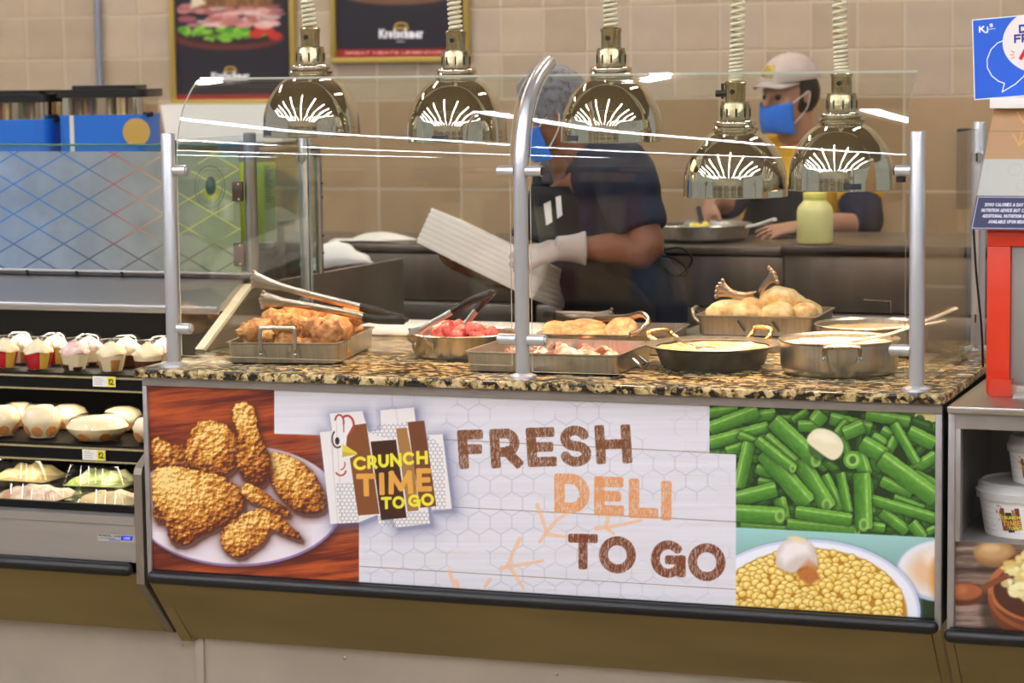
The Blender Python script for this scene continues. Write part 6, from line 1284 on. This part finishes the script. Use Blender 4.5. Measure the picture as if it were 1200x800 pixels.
for i in range(260):
    a = r.uniform(0, 6.28); q = r.uniform(0, 1)**.5; cx, cy = 1232+60*q*math.cos(a), 684+32*q*math.sin(a)-8; v = r.uniform(0, 1); rs.poly(_a(cx, cy, r.uniform(3, 8), r.uniform(2.5, 5.5), 0, 360, 10), rgb('#d6c069')*(1-v)+rgb('#f9f3c4')*v, .85, 2.5)
rs.line(_a(1231, 698, 72, 44, 20, 178, 30), 2.6, '#8f4d28', .9); rs.line([(1150, 690), (1178, 676)], 3.6, '#7a4226'); rs.poly(_a(1128, 697, 25, 13.5, 0, 360, 30), '#5c2c14', 1, 2); rs.poly(_a(1128, 694, 22, 10, 0, 360, 30), '#a05a34', 1, 3); rs.poly(_a(1120, 692, 12, 6, 0, 360, 30), '#c27a4e', .8, 6)
rs.obj('printed_panel', lambda u, v: (X0+.011+(X1-X0-.011)*u, 0*u+.012, .378+(.571-.378)*v), ru, world=True, label='panel printed with a potato, a wooden spoon and a bowl of mashed potato')
b = MB(); b.box((X0+.011, .0125, .378), (X1, .02, .571)); part('panel_board', b, TRIM, ru, True)
bumper(X0-.008, X1, .362, ru)
b = MB(); b.prism([(X0+.012, .0, .350), (X0+.012, YB, ZB-.016), (X0+.012, YB+.02, ZB-.016), (X0+.012, .02, .350)], (X1-X0-.02, 0, 0)); part('apron', b, OL, ru, True)
b = MB(); b.prism([(X0-.008, .0, .352), (X0-.008, YB+.005, ZB-.026), (X0-.008, YB+.03, ZB-.026), (X0-.008, .03, .352)], (.018, 0, 0)); part('end_bracket', b, OL, ru, True)
b = MB(); b.box((X0+.02, YB+.03, 0), (X1, YB+.05, ZB)); part('kick_plate', b, KICK, ru, True)
# tubs with lids
TUBW = mat('paper_tub', '#eeeae6', .5); LIDC = glassmat('frosted_lid', (.93,.93,.92)); 
def tub(label, x, y, z, r, h, logo_s, rz=0):
    t = thing('takeout_tub', label, 'tub', (x, y, z), rz, 'lidded paper tubs on the open shelf'); b = MB(); b.lathe([(0,.004),(r*.84,.004),(r*.84,0),(r*.86,0),(r*.985,h-.006),(r*1.02,h-.004),(r*1.025,h),(r*.99,h+.002),(0,h+.002)], n=44); part('tub_body', b, TUBW, t, ang=40)
    b = MB(); b.lathe([(r*1.05,h-.014),(r*1.055,h-.006),(r*1.06,h+.002),(r*1.02,h+.006),(r*1.0,h+.018),(r*.93,h+.022),(r*.90,h+.017),(0,h+.016)], n=44); part('lid', b, mat('cloudy_lid', '#d8d6d2', .2, alpha=.55), t, ang=50)
    N1, N2 = 330, 120; sh = Sheet(N1, N2, *np.meshgrid(np.linspace(0, 110, N1), np.linspace(40, 0, N2))); sh.C[:] = rgb('#efebe7')
    for k in range(6): sh.line([(0, 3+k*6.5), (110, 3+k*6.5+1)], .25, '#b9b0aa', .7)
    for k in range(70): q = r_.uniform(0, 110), r_.uniform(2, 38); sh.line([q, (q[0]+r_.uniform(-3, 3), q[1]+r_.uniform(-2, 2))], .2, '#8a8078', .5)
    logo(sh, 55-20, .8, .245)
    def f(u, v): a = -math.pi*.5+(u-.5)*2.2; rr_ = r*(.868+.112*v)+.0006; return rr_*np.cos(a), rr_*np.sin(a), .006+(h-.018)*v
    sh.obj('printed_wrap', f, t, label='wrap printed with the brown and yellow emblem'); return t
r_ = random.Random(9)
tp = at(1200, 631, Y=.16); tub('large lidded paper tub with the brown and yellow emblem, on the open shelf', tp.x+.008, .17, .5705, .112, .098, .5, -.30)
tub('smaller lidded paper tub standing on the large tub', at(1222, 575, Y=.17).x, .19, .5705+.1145, .080, .085, .4, -.42)
# --- red frame and sign stand ---------------------------------------------------------------
RED = mat('red_board', '#dd3a1e', .35); GREYP = mat('grey_panel', '#8d8a83', .45, var=.06, vscale=5)
fr_ = thing('red_display_frame', 'bright red display frame with grey centre standing on the side counter', 'display frame', (2.25, .20, .879)); xl = 2.03
for nm, a, c, m_ in (('side_board', (xl, .19, .879), (xl+.052, .215, 1.213), RED), ('top_board', (xl, .19, 1.2135), (2.48, .215, 1.252), RED), ('side_board', (2.428, .19, .879), (2.48, .215, 1.213), RED), ('centre_panel', (xl+.0525, .2, .90), (2.4275, .21, 1.213), GREYP)):
    b = MB(); b.box(a, c, bev=.0015); part(nm, b, m_, fr_, True)
b = MB(); b.box((xl+.014, .150, .879), (xl+.062, .189, .916)); part('clear_foot', b, mat('red_acrylic', '#e8503a', .1, alpha=.6), fr_, True)
b = MB(); b.box((xl+.07, .12, .879), (2.42, .19, .886)); b.box((xl+.07, .186, .886), (2.42, .1895, .899)); part('clear_ledge', b, mat('clear_acrylic', '#d9d5d2', .1, alpha=.5), fr_, True, kind='stuff')
b = MB(); b.tube(smoothpath([A_(1141, 268, .20), A_(1144, 320, .21), A_(1150, 380, .22), A_(1152, 430, .23)], 4), .0028, 6); part('black_cord', b, BLACKP, fr_, True)
# leaning menu holder: slanted clear-covered card
mh = thing('menu_holder', 'slanted clear menu holder with navy nutrition strip on top of the red frame', 'menu holder', (2.25, .2, 1.252))
PB, PT_ = V((1.998, .150, 1.2535)), V((2.026, .30, 1.522)); PW = .46
def plane(u, v): q = PB.lerp(PT_, v); return q.x+(PW-(q.x-PB.x)*1.0)*u, q.y+0*u, q.z
def planen(u, v): return PB.x+(PT_.x-PB.x)*v+(PW-(PT_.x-PB.x)*v)*u, PB.y+(PT_.y-PB.y)*v+0*u, PB.z+(PT_.z-PB.z)*v
b = MB(); q0, q1, q2, q3 = V(plane(0, 0)), V(plane(1, 0)), V(plane(1, 1)), V(plane(0, 1)); b.prism([q0, q1, q2, q3], (0, .004, .0)); part('slanted_board', b, mat('tan_card', '#b58f68', .5), mh, True)
b = MB(); b.prism([V((q0.x, .16, 1.2535)), V((q0.x, .36, 1.2535)), V((q3.x, .36, q3.z)), V((q3.x, .306, q3.z))], (.004, 0, 0)); part('side_wing', b, mat('tan_card_side', '#b08a62', .5), mh, True)
b = MB(); b.box((q3.x-.006, .27, q3.z-.002), (q2.x, .37, q3.z+.022), bev=.001); part('white_cap', b, WHITE, mh, True)
ms = Sheet(400, 300, *np.meshgrid(np.linspace(0, 240, 400), np.linspace(140, 0, 300))); ms.C[:] = rgb('#b18a62'); ms.poly([(0, 60), (240, 60), (240, 102), (0, 102)], '#bcbdb4'); ms.poly([(0, 102), (240, 102), (240, 140), (0, 140)], '#2b2c52'); ms.line([(2, 103.5), (238, 103.5), (238, 138.5), (2, 138.5), (2, 103.5)], .5, '#c9c9dd', .9)
for cx in (40, 90, 140, 190):
    for cy in (12, 38): ms.line([(cx-10, cy-6), (cx, cy+6), (cx+10, cy-6)], 1.1, '#d39a5a', .9); ms.line([(cx, cy-10), (cx, cy+6)], .9, '#d39a5a', .9)
ms.line([(0, 28), (240, 28)], .4, '#8a6844')
for cx in range(40, 240, 26):
    for cy in (72, 90): ms.line(_a(cx+(cy > 80)*13, cy, 9, 7, 0, 360, 7), .35, '#a2a49c', .6)
for k in 'QVWXZB': GL.setdefault(k, GL['O'] if k == 'Q' else (.85, [[(.08,.1),(.42,.9),(.76,.1)]]))
GL['2'] = (.7, [_a(.35,.32,.25,.22,180,380,10)+[(.1,.9),(.62,.9)]]); GL['0'] = GL['O']; GL['W'] = (1.1, [[(.05,.1),(.28,.9),(.52,.2),(.78,.9),(1.02,.1)]]); GL['B'] = (.8, [[(.1,.9),(.1,.1),(.4,.1)]+_a(.4,.3,.22,.2,-90,90)+[(.1,.5)], [(.4,.5)]+_a(.4,.7,.25,.2,-90,90)+[(.1,.9)]])
for k, (tx, x0, wd) in enumerate((('2000 CALORIES A DAY IS USED FOR', 26, 196), ('NUTRITION ADVICE BUT CALORIE NEEDS', 20, 204), ('ADDITIONAL NUTRITION INFORMATION', 26, 190), ('AVAILABLE UPON REQUEST', 44, 136))): word(ms, tx, x0*.45, 110+k*6.4, 3.8, '#e9e8f2', .8, w=len(tx)*2.3)
ms.obj('printed_card', lambda u, v: (lambda a: (a[0], a[1]-.0012, a[2]))(planen(u, v)), mh, world=True, label='card with navy strip of small white lettering')
# blue store sign
bs = thing('blue_sign', 'blue speech-bubble price sign standing above the menu holder at upper right', 'sign', (2.2, .33, 1.544)); bs.location = (0, 0, 0)
ang_ = R_(4.2); tl = at(1139, 23, Y=.33); ex_, ez_ = V((math.cos(ang_), 0, math.sin(ang_))), V((-math.sin(ang_)*.5, 0, math.cos(ang_))); Wd, Ht = .34, .184; bl = tl-ez_*Ht
bs.location = tuple(bl); ss = Sheet(420, 240, *np.meshgrid(np.linspace(0, 180, 420), np.linspace(95, 0, 240))); ss.C[:] = rgb('#1f5fd6'); ss.poly(_a(96, 31, 60, 42, 0, 360, 60), '#eee6e6'); ss.poly(_a(130, 31, 60, 45, 0, 360, 60), '#eee6e6')
ss.line(_a(96, 31, 59, 42, 95, 265, 40), .0, '#ffffff', 0)
ss.line([(37, 28), (30, 30), (22, 37), (17, 48), (17, 58), (22, 68), (30, 75), (37, 78), (34, 88), (50, 80), (60, 72), (64, 64)], .6, '#f4f4fa')
for a, c in ((((0, 0), (180, 0)), 1), (((180, 0), (180, 95)), 1), (((180, 95), (0, 95)), 1), (((0, 95), (0, 0)), 1)): ss.line(list(a), 1.2, '#f2f2f6')
glyph(ss, 'K', 8, 8.5, 15, 16, '#f4f4fa', 1.9); glyph(ss, 'j', 15.5, 9.5, 20, 16, '#f4f4fa', 1.7); glyph(ss, 's', 21, 5, 25, 11, '#f4f4fa', 1.1); ss.line([(19, 13.2), (28, 12.8)], .35, '#f4f4fa')
word(ss, 'DAILY', 56, 11, 10, '#2a2c86', 2.3, w=42); word(ss, 'FRESH', 50, 22, 10, '#2a2c86', 2.3, w=50)
glyph(ss, 'A', 56, 36, 74, 52, '#c8202c', 4.4); word(ss, 'LUNCH', 78, 40, 11, '#c8202c', 3, w=60)
for a in (-35, -5, 25): ss.line([(54-5*math.cos(R_(a)), 46+5*math.sin(R_(a))), (54-9*math.cos(R_(a)), 46+9*math.sin(R_(a)))], .7, '#e8b04a')
b = MB(); b.prism([(0,0,0), ex_*Wd, ex_*Wd+ez_*Ht, ez_*Ht], (0, .004, 0)); part('sign_board', b, WHITE, bs, smooth=False)
ss.obj('print', lambda u, v: (ex_.x*Wd*u+ez_.x*Ht*v, 0*u-.0006, ex_.z*Wd*u+ez_.z*Ht*v), bs)
b = MB(); b.tube([(.22, .006, -.022), (.22, .006, .10)], .005, 10); part('stem', b, ALU, bs)
